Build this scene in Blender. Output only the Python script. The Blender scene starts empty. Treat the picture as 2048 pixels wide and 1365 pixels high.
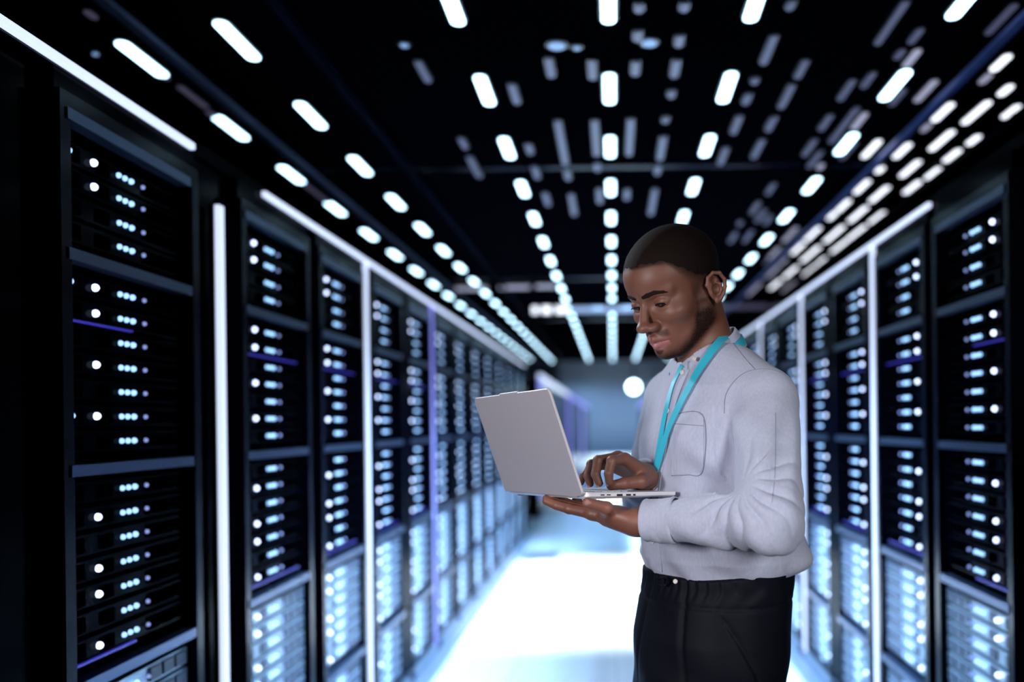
import bpy, bmesh, math, random
import numpy as np
from mathutils import Vector, Matrix

random.seed(7)
C = bpy.context.scene.collection
F_PX = 1770.0
VPX, VPY = 1227.0, 848.0
CAM_Z = 1.43
AISLE = 1.13
CEIL = 1.40            # ceiling above the camera
# ------------------------------------------------------------------ camera, world, light
scn = bpy.context.scene
cam_d = bpy.data.cameras.new('camera')
cam = bpy.data.objects.new('camera', cam_d); C.objects.link(cam)
cam.location = (0, 0, CAM_Z)
cam_d.sensor_width = 36.0
cam_d.lens = 36.0 * F_PX / 2048.0
cam_d.shift_x = -(VPX - 1024.0) / 2048.0
cam_d.shift_y = (VPY - 682.5) / 2048.0
ROLL = math.radians(-0.7)
cam.rotation_euler = (Matrix.Rotation(math.radians(90), 3, 'X') @ Matrix.Rotation(ROLL, 3, 'Z')).to_euler()
cam_d.dof.use_dof = True
cam_d.dof.focus_distance = 1.60
cam_d.dof.aperture_fstop = 1.35
cam_d.clip_start = 0.05
scn.camera = cam
w = bpy.data.worlds.new('world'); scn.world = w; w.use_nodes = True
w.node_tree.nodes['Background'].inputs[0].default_value = (0.10, 0.16, 0.35, 1)
w.node_tree.nodes['Background'].inputs[1].default_value = 0.004
scn.view_settings.view_transform = 'Standard'
scn.view_settings.look = 'None'
scn.view_settings.gamma = 1.0
scn.view_settings.use_curve_mapping = False
scn.view_settings.exposure = 0.0
scn.cycles.max_bounces = 6
scn.cycles.use_denoising = True
scn.cycles.sample_clamp_indirect = 6.0

def added_spot_light(name, loc, target, energy, color, angle, blend=0.3, radius=0.05):
    d = bpy.data.lights.new(name, 'SPOT'); d.energy = energy; d.color = color
    d.spot_size = math.radians(angle); d.spot_blend = blend; d.shadow_soft_size = radius
    o = bpy.data.objects.new(name, d); C.objects.link(o); o.location = loc
    v = Vector(target) - Vector(loc)
    o.rotation_euler = v.to_track_quat('-Z', 'Y').to_euler()
    return o
COOL = (0.62, 0.80, 1.0)
# unseen area lights added to brighten the aisle floor and cabinets
def added_area_light(name, x, y, z, sx, sy, energy, color, spread):
    d = bpy.data.lights.new(name, 'AREA'); d.shape = 'RECTANGLE'; d.size = sx; d.size_y = sy; d.energy = energy; d.color = color
    d.spread = math.radians(spread)
    o = bpy.data.objects.new(name, d); C.objects.link(o); o.location = (x, y, z); return o
added_area_light('added_floor_light', 0, 7.65, 2.78, 1.9, 3.5, 230, (0.80, 0.90, 1.0), 26)
added_area_light('added_floor_light', 0, 3.9, 2.78, 1.9, 3.4, 16, (0.56, 0.74, 1.0), 26)
added_area_light('added_floor_light', 0, 12.2, 2.78, 1.9, 4.6, 50, (0.34, 0.64, 1.0), 26)
added_area_light('added_floor_light', 0, 17.0, 2.78, 1.9, 3.4, 130, (0.70, 0.86, 1.0), 26)
added_area_light('added_floor_light', 0, 35.0, 4.4, 1.9, 12.0, 700, (0.70, 0.86, 1.0), 30)
added_area_light('added_floor_light', 0, 24.5, 4.4, 1.9, 8.0, 60, (0.35, 0.62, 1.0), 30)
for sx_ in (-1, 1):
    o_ = added_area_light('added_cabinet_light', -sx_ * 0.25, 6.9, 2.76, 0.25, 7.6, 185, (0.36, 0.64, 1.0), 50)  # unseen washers added to brighten the lower cabinet fronts
    o_.rotation_euler = (0, -sx_ * math.atan2(1.38, 2.30), 0)
for xx, en in ((-2.0, 420), (-0.7, 330), (0.9, 260), (2.2, 420)):
    added_spot_light('added_wall_light', (xx, 39.5, 4.3), (xx, 42.8, 1.6), en, (0.30, 0.58, 1.0), 60, 0.9, 0.05)  # unseen spots added to light the far wall blue
# added key, fill and rim lights on the technician, no fixtures modelled
added_spot_light('key_light', (-0.98, 0.20, 1.60), (0.10, 1.66, 1.34), 90, (0.98, 0.96, 1.0), 46, 0.5, 0.16)
added_spot_light('fill_light', (0.95, -0.40, 1.85), (0.20, 1.65, 1.28), 118, (0.95, 0.97, 1.0), 30, 0.7, 0.26)
added_spot_light('rim_light', (-1.0, 2.75, 2.5), (0.10, 1.72, 1.55), 75, (0.80, 0.90, 1.0), 40, 0.6, 0.10)

def P3(px, py, d):
    return Vector(((px - VPX) / F_PX * d, d, CAM_Z - (py - VPY) / F_PX * d))

# ------------------------------------------------------------------ materials
def mat(name, base=(0.5, 0.5, 0.5), rough=0.5, metal=0.0, spec=0.5, ior=1.5, emit=None, es=0.0, bump=None, sample=True, coat=0.0, var=0.0):
    m = bpy.data.materials.new(name); m.use_nodes = True
    nt = m.node_tree; b = nt.nodes['Principled BSDF']
    b.inputs['Base Color'].default_value = (*base, 1)
    b.inputs['Roughness'].default_value = rough
    b.inputs['Metallic'].default_value = metal
    b.inputs['Specular IOR Level'].default_value = spec
    b.inputs['IOR'].default_value = ior
    b.inputs['Coat Weight'].default_value = coat
    if emit:
        b.inputs['Emission Color'].default_value = (*emit, 1)
        b.inputs['Emission Strength'].default_value = es
        if not sample: m.cycles.emission_sampling = 'NONE'
    if var > 0 or bump:
        tc = nt.nodes.new('ShaderNodeTexCoord')
        n = nt.nodes.new('ShaderNodeTexNoise'); n.inputs['Scale'].default_value = bump[0] if bump else 20
        n.inputs['Detail'].default_value = 4
        nt.links.new(tc.outputs['Object'], n.inputs['Vector'])
        if bump:
            bn = nt.nodes.new('ShaderNodeBump'); bn.inputs['Strength'].default_value = bump[1]
            bn.inputs['Distance'].default_value = bump[2]
            nt.links.new(n.outputs['Fac'], bn.inputs['Height']); nt.links.new(bn.outputs['Normal'], b.inputs['Normal'])
        if var > 0:
            mx = nt.nodes.new('ShaderNodeMixRGB'); mx.blend_type = 'MIX'
            mx.inputs[1].default_value = (*[c * (1 - var) for c in base], 1)
            mx.inputs[2].default_value = (*[min(1, c * (1 + var)) for c in base], 1)
            nt.links.new(n.outputs['Fac'], mx.inputs[0]); nt.links.new(mx.outputs[0], b.inputs['Base Color'])
    return m

M = {}
M['black'] = mat('black_enamel', (0.0008, 0.0010, 0.002), 0.14, 0.0, 0.5, 1.05, var=0.2)
M['post'] = mat('dark_steel_post', (0.0025, 0.0035, 0.008), 0.18, 0.0, 0.5, 1.16, var=0.2)
M['bar'] = mat('brushed_shelf_bar', (0.10, 0.13, 0.21), 0.28, 0.8, bump=(60, 0.05, 0.002))
M['plate'] = mat('server_faceplate', (0.0012, 0.0016, 0.004), 0.12, 0.0, 0.5, 1.06, var=0.3)
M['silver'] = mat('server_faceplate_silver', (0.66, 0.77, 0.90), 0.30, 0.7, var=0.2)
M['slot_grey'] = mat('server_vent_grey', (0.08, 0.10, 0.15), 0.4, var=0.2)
M['slot'] = mat('server_vent', (0.0006, 0.0006, 0.001), 0.5, 0.0, 0.0)
M['ceil'] = mat('black_ceiling', (0.0008, 0.0008, 0.0014), 0.9, 0.0, 0.0, var=0.4)
M['wall'] = mat('dark_wall', (0.001, 0.0012, 0.003), 0.6, 0.0, 0.1, var=0.3)
M['endwall'] = mat('grey_blue_wall', (0.30, 0.34, 0.40), 0.6, var=0.25)
M['tray'] = mat('cable_tray_steel', (0.18, 0.20, 0.32), 0.4, 0.5, var=0.2)
M['plinth'] = mat('plinth_metal', (0.30, 0.36, 0.46), 0.28, 0.5, var=0.1)
M['lampbox'] = mat('lamp_housing', (0.004, 0.004, 0.006), 0.4, 0.3, var=0.2)
M['lamp'] = mat('lamp_white', (0.8, 0.85, 0.9), 0.4, emit=(0.50, 0.80, 1.0), es=7.0)
M['warm'] = mat('lamp_neutral', (0.8, 0.8, 0.8), 0.4, emit=(0.86, 0.90, 1.0), es=2.0, sample=False)
M['dim'] = mat('dim_glow', (0.2, 0.2, 0.25), 0.4, emit=(0.40, 0.36, 0.62), es=0.11, sample=False)  # glow for the painted ceiling reflections and one dull tube
M['mid'] = mat('lamp_medium', (0.4, 0.4, 0.45), 0.4, emit=(0.72, 0.72, 0.95), es=0.42, sample=False)
M['strip'] = mat('strip_light', (0.7, 0.7, 0.9), 0.4, emit=(0.66, 0.76, 1.0), es=1.15)
M['purple'] = mat('strip_violet', (0.5, 0.5, 0.9), 0.4, emit=(0.22, 0.21, 0.85), es=0.9)
M['led'] = mat('led_pale_blue', (0.6, 0.8, 1), 0.3, emit=(0.30, 0.56, 0.95), es=2.1, sample=False)
M['ledw'] = mat('led_white', (0.9, 0.9, 1), 0.3, emit=(0.55, 0.66, 1.0), es=4.0, sample=False)
M['ledd'] = mat('led_dim', (0.5, 0.6, 1), 0.3, emit=(0.26, 0.33, 0.70), es=1.0, sample=False)
M['reflv'] = mat('violet_reflection', (0.01, 0.01, 0.1), 0.3, emit=(0.05, 0.04, 0.6), es=0.55, sample=False)  # glow standing for light strips mirrored in the server fronts
M['laptop'] = mat('laptop_silver', (0.56, 0.53, 0.585), 0.42, 0.35, bump=(900, 0.04, 0.0004))
M['laptop_edge'] = mat('laptop_edge', (0.86, 0.82, 0.86), 0.3, 0.3, var=0.02)
M['port'] = mat('port_dark', (0.02, 0.02, 0.03), 0.4, var=0.2)
M['keys'] = mat('keys', (0.55, 0.56, 0.6), 0.5, var=0.05)
M['screen'] = mat('laptop_screen', (0.02, 0.02, 0.03), 0.15, emit=(0.75, 0.85, 1.0), es=1.0)
M['lanyard'] = mat('lanyard_ribbon', (0.03, 0.42, 0.56), 0.45, bump=(1200, 0.2, 0.0004))
M['lanyard_light'] = mat('lanyard_sheen', (0.03, 0.42, 0.56), 0.4, bump=(1200, 0.2, 0.0004))
M['clear'] = mat('clear_plastic', (0.65, 0.7, 0.75), 0.15, var=0.05)
M['button'] = mat('button', (0.62, 0.55, 0.48), 0.35, var=0.1)
M['seam'] = mat('seam_thread', (0.22, 0.23, 0.30), 0.8, var=0.1)
M['trouser'] = mat('black_twill', (0.0042, 0.0048, 0.0090), 0.6, 0.0, 0.10, bump=(500, 0.15, 0.0006), var=0.3)
M['shoe'] = mat('shoe_leather', (0.012, 0.010, 0.010), 0.3, var=0.2)
M['hair'] = mat('cropped_hair', (0.0100, 0.0052, 0.0042), 0.8, 0.0, 0.12, bump=(900, 0.6, 0.0012), var=0.4)
M['brow'] = mat('eyebrow', (0.014, 0.008, 0.007), 0.8, 0.0, 0.1, bump=(900, 0.5, 0.001))
M['nail'] = mat('nail', (0.42, 0.22, 0.18), 0.3, var=0.05)

def shirt_material():
    m = mat('chambray_cotton', (0.40, 0.41, 0.50), 0.85)
    nt = m.node_tree; b = nt.nodes['Principled BSDF']
    b.inputs['Sheen Weight'].default_value = 0.15
    tc = nt.nodes.new('ShaderNodeTexCoord')
    n1 = nt.nodes.new('ShaderNodeTexNoise'); n1.inputs['Scale'].default_value = 260; n1.inputs['Detail'].default_value = 3
    mp = nt.nodes.new('ShaderNodeMapping'); mp.inputs['Scale'].default_value = (1, 1, 0.35)
    nt.links.new(tc.outputs['Object'], mp.inputs['Vector']); nt.links.new(mp.outputs[0], n1.inputs['Vector'])
    mx = nt.nodes.new('ShaderNodeMixRGB'); mx.inputs[1].default_value = (0.345, 0.362, 0.475, 1); mx.inputs[2].default_value = (0.475, 0.490, 0.605, 1)
    nt.links.new(n1.outputs['Fac'], mx.inputs[0]); nt.links.new(mx.outputs[0], b.inputs['Base Color'])
    n2 = nt.nodes.new('ShaderNodeTexNoise'); n2.inputs['Scale'].default_value = 38; n2.inputs['Detail'].default_value = 5
    n2.inputs['Distortion'].default_value = 0.6
    nt.links.new(tc.outputs['Object'], n2.inputs['Vector'])
    bn = nt.nodes.new('ShaderNodeBump'); bn.inputs['Strength'].default_value = 0.35; bn.inputs['Distance'].default_value = 0.004
    nt.links.new(n2.outputs['Fac'], bn.inputs['Height']); nt.links.new(bn.outputs['Normal'], b.inputs['Normal'])
    return m
M['shirt'] = shirt_material()

def skin_material():
    m = mat('dark_brown_skin', (0.2, 0.08, 0.05), 0.5)
    nt = m.node_tree; b = nt.nodes['Principled BSDF']
    at = nt.nodes.new('ShaderNodeAttribute'); at.attribute_name = 'tone'
    nt.links.new(at.outputs['Color'], b.inputs['Base Color'])
    b.inputs['Subsurface Weight'].default_value = 0.12
    b.inputs['Subsurface Radius'].default_value = (0.012, 0.004, 0.002)
    b.inputs['Subsurface Scale'].default_value = 0.5
    bw = nt.nodes.new('ShaderNodeRGBToBW'); mu = nt.nodes.new('ShaderNodeMath'); mu.operation = 'MULTIPLY'; mu.inputs[1].default_value = 5.5; mu.use_clamp = True
    nt.links.new(at.outputs['Color'], bw.inputs[0]); nt.links.new(bw.outputs[0], mu.inputs[0]); nt.links.new(mu.outputs[0], b.inputs['Specular IOR Level'])
    tc = nt.nodes.new('ShaderNodeTexCoord')
    n = nt.nodes.new('ShaderNodeTexNoise'); n.inputs['Scale'].default_value = 450; n.inputs['Detail'].default_value = 3
    nt.links.new(tc.outputs['Object'], n.inputs['Vector'])
    bn = nt.nodes.new('ShaderNodeBump'); bn.inputs['Strength'].default_value = 0.12; bn.inputs['Distance'].default_value = 0.001
    nt.links.new(n.outputs['Fac'], bn.inputs['Height']); nt.links.new(bn.outputs['Normal'], b.inputs['Normal'])
    return m
M['skin'] = skin_material()

def floor_material():
    m = mat('raised_floor_tiles', (0.7, 0.75, 0.8), 0.14)
    nt = m.node_tree; b = nt.nodes['Principled BSDF']
    tc = nt.nodes.new('ShaderNodeTexCoord')
    br = nt.nodes.new('ShaderNodeTexBrick'); br.offset = 0
    br.inputs['Color1'].default_value = (0.66, 0.73, 0.80, 1); br.inputs['Color2'].default_value = (0.72, 0.78, 0.84, 1)
    br.inputs['Mortar'].default_value = (0.40, 0.47, 0.55, 1)
    br.inputs['Scale'].default_value = 1.0; br.inputs['Mortar Size'].default_value = 0.004
    br.inputs['Brick Width'].default_value = 0.6; br.inputs['Row Height'].default_value = 0.6
    nt.links.new(tc.outputs['Object'], br.inputs['Vector']); nt.links.new(br.outputs['Color'], b.inputs['Base Color'])
    return m
M['floor'] = floor_material()

# ------------------------------------------------------------------ mesh helpers
class MB:
    def __init__(s): s.v = []; s.f = []; s.m = []
    def box(s, x0, x1, y0, y1, z0, z1, mi=0):
        b = len(s.v)
        s.v += [(x0, y0, z0), (x1, y0, z0), (x1, y1, z0), (x0, y1, z0), (x0, y0, z1), (x1, y0, z1), (x1, y1, z1), (x0, y1, z1)]
        q = [(0, 3, 2, 1), (4, 5, 6, 7), (0, 1, 5, 4), (1, 2, 6, 5), (2, 3, 7, 6), (3, 0, 4, 7)]
        s.f += [tuple(b + i for i in t) for t in q]; s.m += [mi] * 6
    def poly_prism(s, pts, z0, z1, mi=0):
        n = len(pts); b = len(s.v)
        s.v += [(x, y, z0) for x, y in pts] + [(x, y, z1) for x, y in pts]
        s.f += [tuple(b + i for i in range(n))[::-1], tuple(b + n + i for i in range(n))]
        s.f += [(b + i, b + (i + 1) % n, b + n + (i + 1) % n, b + n + i) for i in range(n)]
        s.m += [mi] * (n + 2)
    def disc_x(s, x0, x1, y, z, r, n=12, mi=0):       # short cylinder along x
        b = len(s.v)
        for x in (x0, x1):
            s.v += [(x, y + r * math.cos(2 * math.pi * i / n), z + r * math.sin(2 * math.pi * i / n)) for i in range(n)]
        s.f += [tuple(b + i for i in range(n))[::-1], tuple(b + n + i for i in range(n))]
        s.f += [(b + i, b + (i + 1) % n, b + n + (i + 1) % n, b + n + i) for i in range(n)]
        s.m += [mi] * (n + 2)
    def dome(s, sd, x, y, z, r, n=12, m=4, mi=0):     # small ball set half way into the face
        b = len(s.v); x = x + sd * .006
        s.v.append((x - sd * r, y, z))
        for i in range(1, m + 1):
            a = math.pi / 2 * i / m * 1.25
            s.v += [(x - sd * r * math.cos(a), y + r * math.sin(a) * math.cos(2 * math.pi * k / n), z + r * math.sin(a) * math.sin(2 * math.pi * k / n)) for k in range(n)]
        for k in range(n): s.f.append((b, b + 1 + k, b + 1 + (k + 1) % n)); s.m.append(mi)
        for i in range(m - 1):
            for k in range(n):
                a0 = b + 1 + i * n + k; a1 = b + 1 + i * n + (k + 1) % n; s.f.append((a0, a0 + n, a1 + n, a1)); s.m.append(mi)
        s.f.append(tuple(b + 1 + (m - 1) * n + k for k in range(n))); s.m.append(mi)
    def tube(s, pts, r, n=8, mi=0):
        pts = [Vector(p) for p in pts]; b = len(s.v)
        rr = r if isinstance(r, (list, tuple)) else [r] * len(pts)
        up = Vector((0.13, 0.21, 0.97)).normalized()
        for i, p in enumerate(pts):
            t = (pts[min(i + 1, len(pts) - 1)] - pts[max(i - 1, 0)]).normalized()
            sd = t.cross(up)
            if sd.length < 1e-3: sd = t.cross(Vector((1, 0, 0)))
            sd.normalize(); u2 = sd.cross(t)
            for k in range(n):
                a = 2 * math.pi * k / n
                s.v.append(tuple(p + (sd * math.cos(a) + u2 * math.sin(a)) * rr[i]))
        for i in range(len(pts) - 1):
            for k in range(n):
                a0 = b + i * n + k; a1 = b + i * n + (k + 1) % n
                s.f.append((a0, a1, a1 + n, a0 + n)); s.m.append(mi)
        s.f.append(tuple(b + k for k in range(n))[::-1]); s.m.append(mi)
        s.f.append(tuple(b + (len(pts) - 1) * n + k for k in range(n))); s.m.append(mi)
    def mesh(s, name, mats, smooth=False):
        me = bpy.data.meshes.new(name); me.from_pydata([tuple(v) for v in s.v], [], s.f)
        for m in mats: me.materials.append(m)
        if len(mats) > 1: me.polygons.foreach_set('material_index', s.m)
        if smooth: me.polygons.foreach_set('use_smooth', [True] * len(me.polygons))
        me.update(); return me
    def build(s, name, mats, parent=None, smooth=False, bevel=0):
        if not isinstance(mats, (list, tuple)): mats = [mats]
        o = bpy.data.objects.new(name, s.mesh(name, mats, smooth)); C.objects.link(o)
        if parent: o.parent = parent
        if bevel:
            md = o.modifiers.new('bevel', 'BEVEL'); md.width = bevel; md.segments = 2; md.limit_method = 'ANGLE'
        return o

def empty(name, loc=(0, 0, 0)):
    o = bpy.data.objects.new(name, None); C.objects.link(o); o.location = loc; o.empty_display_size = 0.1; return o
def tag(o, label=None, cat=None, group=None, kind=None):
    if label: o['label'] = label
    if cat: o['category'] = cat
    if group: o['group'] = group
    if kind: o['kind'] = kind
    return o
def kids(o, table): return table.get(o.name, [])
def put(me, name, parent=None, loc=(0, 0, 0)):
    o = bpy.data.objects.new(name, me); C.objects.link(o); o.parent = parent; o.location = loc; return o
ORD = ['first', 'second', 'third', 'fourth', 'fifth', 'sixth', 'seventh', 'eighth', 'ninth', 'tenth', 'eleventh', 'twelfth',
       'thirteenth', 'fourteenth', 'fifteenth', 'sixteenth', 'seventeenth', 'eighteenth', 'nineteenth', 'twentieth',
       'twenty-first', 'twenty-second', 'twenty-third', 'twenty-fourth', 'twenty-fifth', 'twenty-sixth', 'twenty-seventh',
       'twenty-eighth', 'twenty-ninth', 'thirtieth', 'thirty-first', 'thirty-second', 'thirty-third']

# ------------------------------------------------------------------ the room
HALL0, HALL1, STEP = -2.5, 43.0, 19.6
TOPZ = CAM_Z + CEIL
def structure(name, mb, m):
    o = mb.build(name, m); o['kind'] = 'structure'; return o
b = MB(); b.box(-2.7, 2.7, HALL0, HALL1, -0.1, 0); structure('floor', b, M['floor'])
b = MB(); b.box(-2.7, 2.7, HALL0, STEP, TOPZ, TOPZ + 0.1); structure('ceiling', b, M['ceil'])
b = MB(); b.box(-2.7, 2.7, STEP, HALL1, 4.6, 4.7); structure('ceiling_far', b, M['ceil'])
b = MB(); b.box(-2.7, 2.7, STEP - 0.1, STEP, TOPZ + 0.1, 4.6); structure('wall_step', b, M['ceil'])
b = MB(); b.box(-2.8, -2.7, HALL0, HALL1, 0, 4.7); structure('wall_left', b, M['wall'])
b = MB(); b.box(2.7, 2.8, HALL0, HALL1, 0, 4.7); structure('wall_right', b, M['wall'])
b = MB(); b.box(-2.7, 2.7, HALL1, HALL1 + 0.1, 0, 4.7); structure('wall_back', b, M['endwall'])
b = MB(); b.box(-2.7, 2.7, HALL0 - 0.1, HALL0, 0, TOPZ + 0.1); structure('wall_front', b, M['wall'])

# ------------------------------------------------------------------ ceiling lights
def stadium(w_, l_, n=6):
    r = w_ / 2 * 0.96; pts = []
    for cy, a0 in ((l_ / 2 - r, 0), (-l_ / 2 + r, math.pi)):
        for i in range(n + 1):
            a = a0 + math.pi * i / n
            pts.append((r * math.cos(a), cy + r * math.sin(a)))
    return pts
def lamp_mesh(w_, l_, m):
    a = MB(); a.poly_prism(stadium(w_, l_), -0.016, -0.003); d = a.mesh('diffuser', [m])
    h = MB(); h.poly_prism(stadium(w_ + 0.016, l_ + 0.016), -0.010, 0.0); return d, h.mesh('housing', [M['lampbox']])
LD, LH = lamp_mesh(0.050, 0.32, M['lamp'])
def ceiling_lamp(x, y, label, group):
    t = empty('ceiling_light', (x, y, TOPZ)); tag(t, label, 'ceiling light', group)
    put(LH, 'housing', t); put(LD, 'diffuser', t)
    return t
PITCH = 0.768
rows = [(0.0, 'centre row straight above the aisle', 'centre ceiling row'),
        (-0.369, 'row just left of the centre row', 'ceiling row left of centre'),
        (-0.95, 'row second left of the centre row', 'second ceiling row left of centre'),
        (-1.25, "outermost left row above the left cabinets", 'outermost left ceiling row'),
        (0.348, 'row just right of the centre row', 'ceiling row right of centre'),
        (0.845, 'row second right of the centre row', 'second ceiling row right of centre')]
for ri, (xr, txt, grp) in enumerate(rows):
    y0 = 0.001481 * F_PX * CEIL - PITCH
    n = 22
    for k in range(n):
        y = y0 + k * PITCH + {2: 0.27, 3: 0.42}.get(ri, 0)
        if y > STEP - .3: continue
        ceiling_lamp(xr * CEIL, y, 'white slot light, %s from the camera in the %s' % (ORD[k], grp), grp)

# neutral small slots, plus faint dashes painting reflections as glow: (x0, y0, x1, y1) in photo pixels of one zoomed view, laid on the ceiling plane
def on_ceiling(px, py):
    d = F_PX * CEIL / (VPY - py); return (px - VPX) / F_PX * d, d
warm = []; dim = []; mid = []
def addz(lst, items, s, ox, oy):
    for (a, b_, c, d_) in items: lst.append((ox + a * s, oy + b_ * s, ox + c * s, oy + d_ * s))
addz(warm, [(1990,380,1850,500),(2000,590,1900,670),(1850,700,1650,860),(2048,730,1925,825),(1590,710,1450,840),(1590,900,1430,1040),
  (1770,935,1685,1005),(1300,985,1180,1090),(1360,1105,1225,1220),(1630,1030,1530,1120),(1090,960,970,1085),(1495,1155,1400,1235),
  (1360,1245,1250,1335),(1150,1280,1010,1390),(1015,1235,910,1330),(1110,1145,1060,1190)], 0.293, 1448, 0)
addz(mid, [(1490,550,1325,705),(1380,335,1250,465),(1005,770,895,890),(700,1120,660,1160),(1870,510,1760,585),(1450,850,1360,910)], 0.293, 1448, 0)
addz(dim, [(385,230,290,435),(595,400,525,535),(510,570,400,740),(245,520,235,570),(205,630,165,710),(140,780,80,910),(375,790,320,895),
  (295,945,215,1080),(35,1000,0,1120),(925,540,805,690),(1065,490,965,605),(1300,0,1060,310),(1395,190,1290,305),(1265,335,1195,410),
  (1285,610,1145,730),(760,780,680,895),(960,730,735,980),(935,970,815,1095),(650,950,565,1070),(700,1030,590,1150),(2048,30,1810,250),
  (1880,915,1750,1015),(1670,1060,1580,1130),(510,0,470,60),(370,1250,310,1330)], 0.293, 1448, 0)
addz(warm, [(730,60,660,130),(845,100,710,190),(930,130,840,200),(650,130,610,175),(820,210,715,295),(700,210,580,305),
  (560,215,475,295),(465,305,400,370),(710,295,625,365),(560,325,450,415),(590,390,555,425),(545,425,470,495),
  (430,440,350,505),(460,485,420,525),(335,515,270,570)], 0.3517, 1448, 380)
addz(mid, [(430,215,350,300),(370,395,335,425),(330,330,265,395),(325,430,255,505),(410,525,345,585),(225,530,140,605),(340,580,310,605)], 0.3517, 1448, 380)
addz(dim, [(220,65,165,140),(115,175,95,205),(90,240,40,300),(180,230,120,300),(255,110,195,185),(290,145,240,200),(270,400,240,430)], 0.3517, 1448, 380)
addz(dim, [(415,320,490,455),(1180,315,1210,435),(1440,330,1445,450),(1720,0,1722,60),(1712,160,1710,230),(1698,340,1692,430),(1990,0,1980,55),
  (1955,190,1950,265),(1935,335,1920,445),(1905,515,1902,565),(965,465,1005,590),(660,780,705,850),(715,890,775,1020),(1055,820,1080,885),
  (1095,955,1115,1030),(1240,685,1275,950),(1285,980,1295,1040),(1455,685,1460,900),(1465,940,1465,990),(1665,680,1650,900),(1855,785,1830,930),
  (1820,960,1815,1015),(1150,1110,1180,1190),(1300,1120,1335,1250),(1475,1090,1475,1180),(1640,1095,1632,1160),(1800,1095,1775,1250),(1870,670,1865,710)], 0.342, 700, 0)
addz(dim, [(1240,600,1400,745),(870,300,1010,420),(1760,1010,1940,1160),(1060,450,1240,590),(730,205,850,290),(520,0,600,55)], 0.342, 0, 0)  # grey tray lines, likewise drawn as faint glowing dashes
placed = []
for lst, m, wid, txt, grp in ((warm, M['warm'], 0.034, 'bright neutral slot light', 'neutral slot lights over the right cabinets'),
                              (mid, M['mid'], 0.030, 'half-dimmed grey slot light', 'half-dimmed slot lights on the ceiling'),
                              (dim, M['dim'], 0.026, 'faint violet painted gleam', 'painted reflections and gleams scattered over the ceiling')):
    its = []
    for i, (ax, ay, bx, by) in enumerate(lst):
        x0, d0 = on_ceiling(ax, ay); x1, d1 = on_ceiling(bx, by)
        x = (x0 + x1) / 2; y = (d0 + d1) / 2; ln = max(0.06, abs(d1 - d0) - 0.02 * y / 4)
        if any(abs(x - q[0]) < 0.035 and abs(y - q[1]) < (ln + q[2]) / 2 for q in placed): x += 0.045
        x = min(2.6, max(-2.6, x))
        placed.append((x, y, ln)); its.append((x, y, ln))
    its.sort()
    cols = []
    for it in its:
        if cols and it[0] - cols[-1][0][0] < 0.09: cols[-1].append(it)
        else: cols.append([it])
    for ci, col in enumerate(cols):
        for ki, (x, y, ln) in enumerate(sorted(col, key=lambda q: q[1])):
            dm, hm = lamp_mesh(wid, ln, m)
            t = empty('ceiling_light', (x, y, TOPZ))  # faint group: reflections given glowing bodies, no such fittings
            tag(t, '%s, %s ahead in the %s such row from the left' % (txt, ORD[ki], ORD[ci]), 'ceiling light', grp)
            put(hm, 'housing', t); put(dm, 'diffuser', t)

# round spots, the cross tubes, trays
def spot_lamp(x, y, r, m, label):
    t = empty('recessed_spot', (x, y, TOPZ)); tag(t, label, 'ceiling light')
    n = 20
    a = MB(); a.poly_prism([(r * math.cos(6.2832 * i / n), r * math.sin(6.2832 * i / n)) for i in range(n)], -0.014, -0.002); a.build('lens', m, t)
    a = MB(); a.poly_prism([((r + .012) * math.cos(6.2832 * i / n), (r + .012) * math.sin(6.2832 * i / n)) for i in range(n)], -0.009, 0); a.build('trim_ring', M['lampbox'], t)
M['spotblue'] = mat('spot_blue', (.3, .4, .5), .3, emit=(0.20, 0.34, 0.62), es=1.0, sample=False)
for px, py, r, lb in ((1123, 85, .030, 'pale blue round spot on the ceiling left of the centre light row'), (1308, 82, .026, 'pale blue round spot on the ceiling right of the centre light row'),
                      (200, 90, .010, 'tiny blue round spot on the ceiling at upper left'), (818, 80, .014, 'small dull round spot beside the ceiling grille'), (1163, 90, .012, 'tiny dull round spot beside the larger blue spot')):
    x, y = on_ceiling(px, py); spot_lamp(x, y, r, M['spotblue'], lb)
def cross_tube(pxa, pxb, py, m, label, r=0.02, drop=0.05):
    d = F_PX * (CEIL - drop) / (VPY - py)
    t = empty('cross_tube_light', ((pxa + pxb) / 2 / F_PX * d - VPX / F_PX * d, d, TOPZ - drop)); tag(t, label, 'tube light', 'tube lights hung across the aisle')
    hw = (pxb - pxa) / 2 / F_PX * d
    a = MB(); a.tube([(-hw, 0, 0), (hw, 0, 0)], r, 10); a.build('tube', m, t)
    a = MB(); a.box(-hw - .01, hw + .01, -.03, .03, r * .6, drop); a.build('fixture_back', M['lampbox'], t)
cross_tube(915, 978, 574, M['mid'], 'left of three short violet tube lights hung across the ceiling')
cross_tube(1002, 1062, 572, M['mid'], 'middle of three short violet tube lights hung across the ceiling')
cross_tube(1076, 1114, 571, M['mid'], 'right of three short violet tube lights hung across the ceiling')
M['tubeb'] = mat('tube_blue', (.5, .6, .7), .4, emit=(0.34, 0.50, 0.85), es=0.9, sample=False)
cross_tube(1142, 1290, 618, M['tubeb'], 'long pale blue tube light hung across the far centre of the ceiling', .035)
cross_tube(1440, 1570, 616, M['dim'], 'long dull blue tube light hung across the ceiling behind the man', .035)
for px, wd, lb in ((1073, 10, 'smallest warm white lamp left of the long cross tube'), (1096, 18, 'middle warm white lamp left of the long cross tube'), (1126, 22, 'largest warm white lamp left of the long cross tube')):
    cross_tube(px - wd / 2, px + wd / 2, 618, M['warm'], lb, .045)
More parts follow.
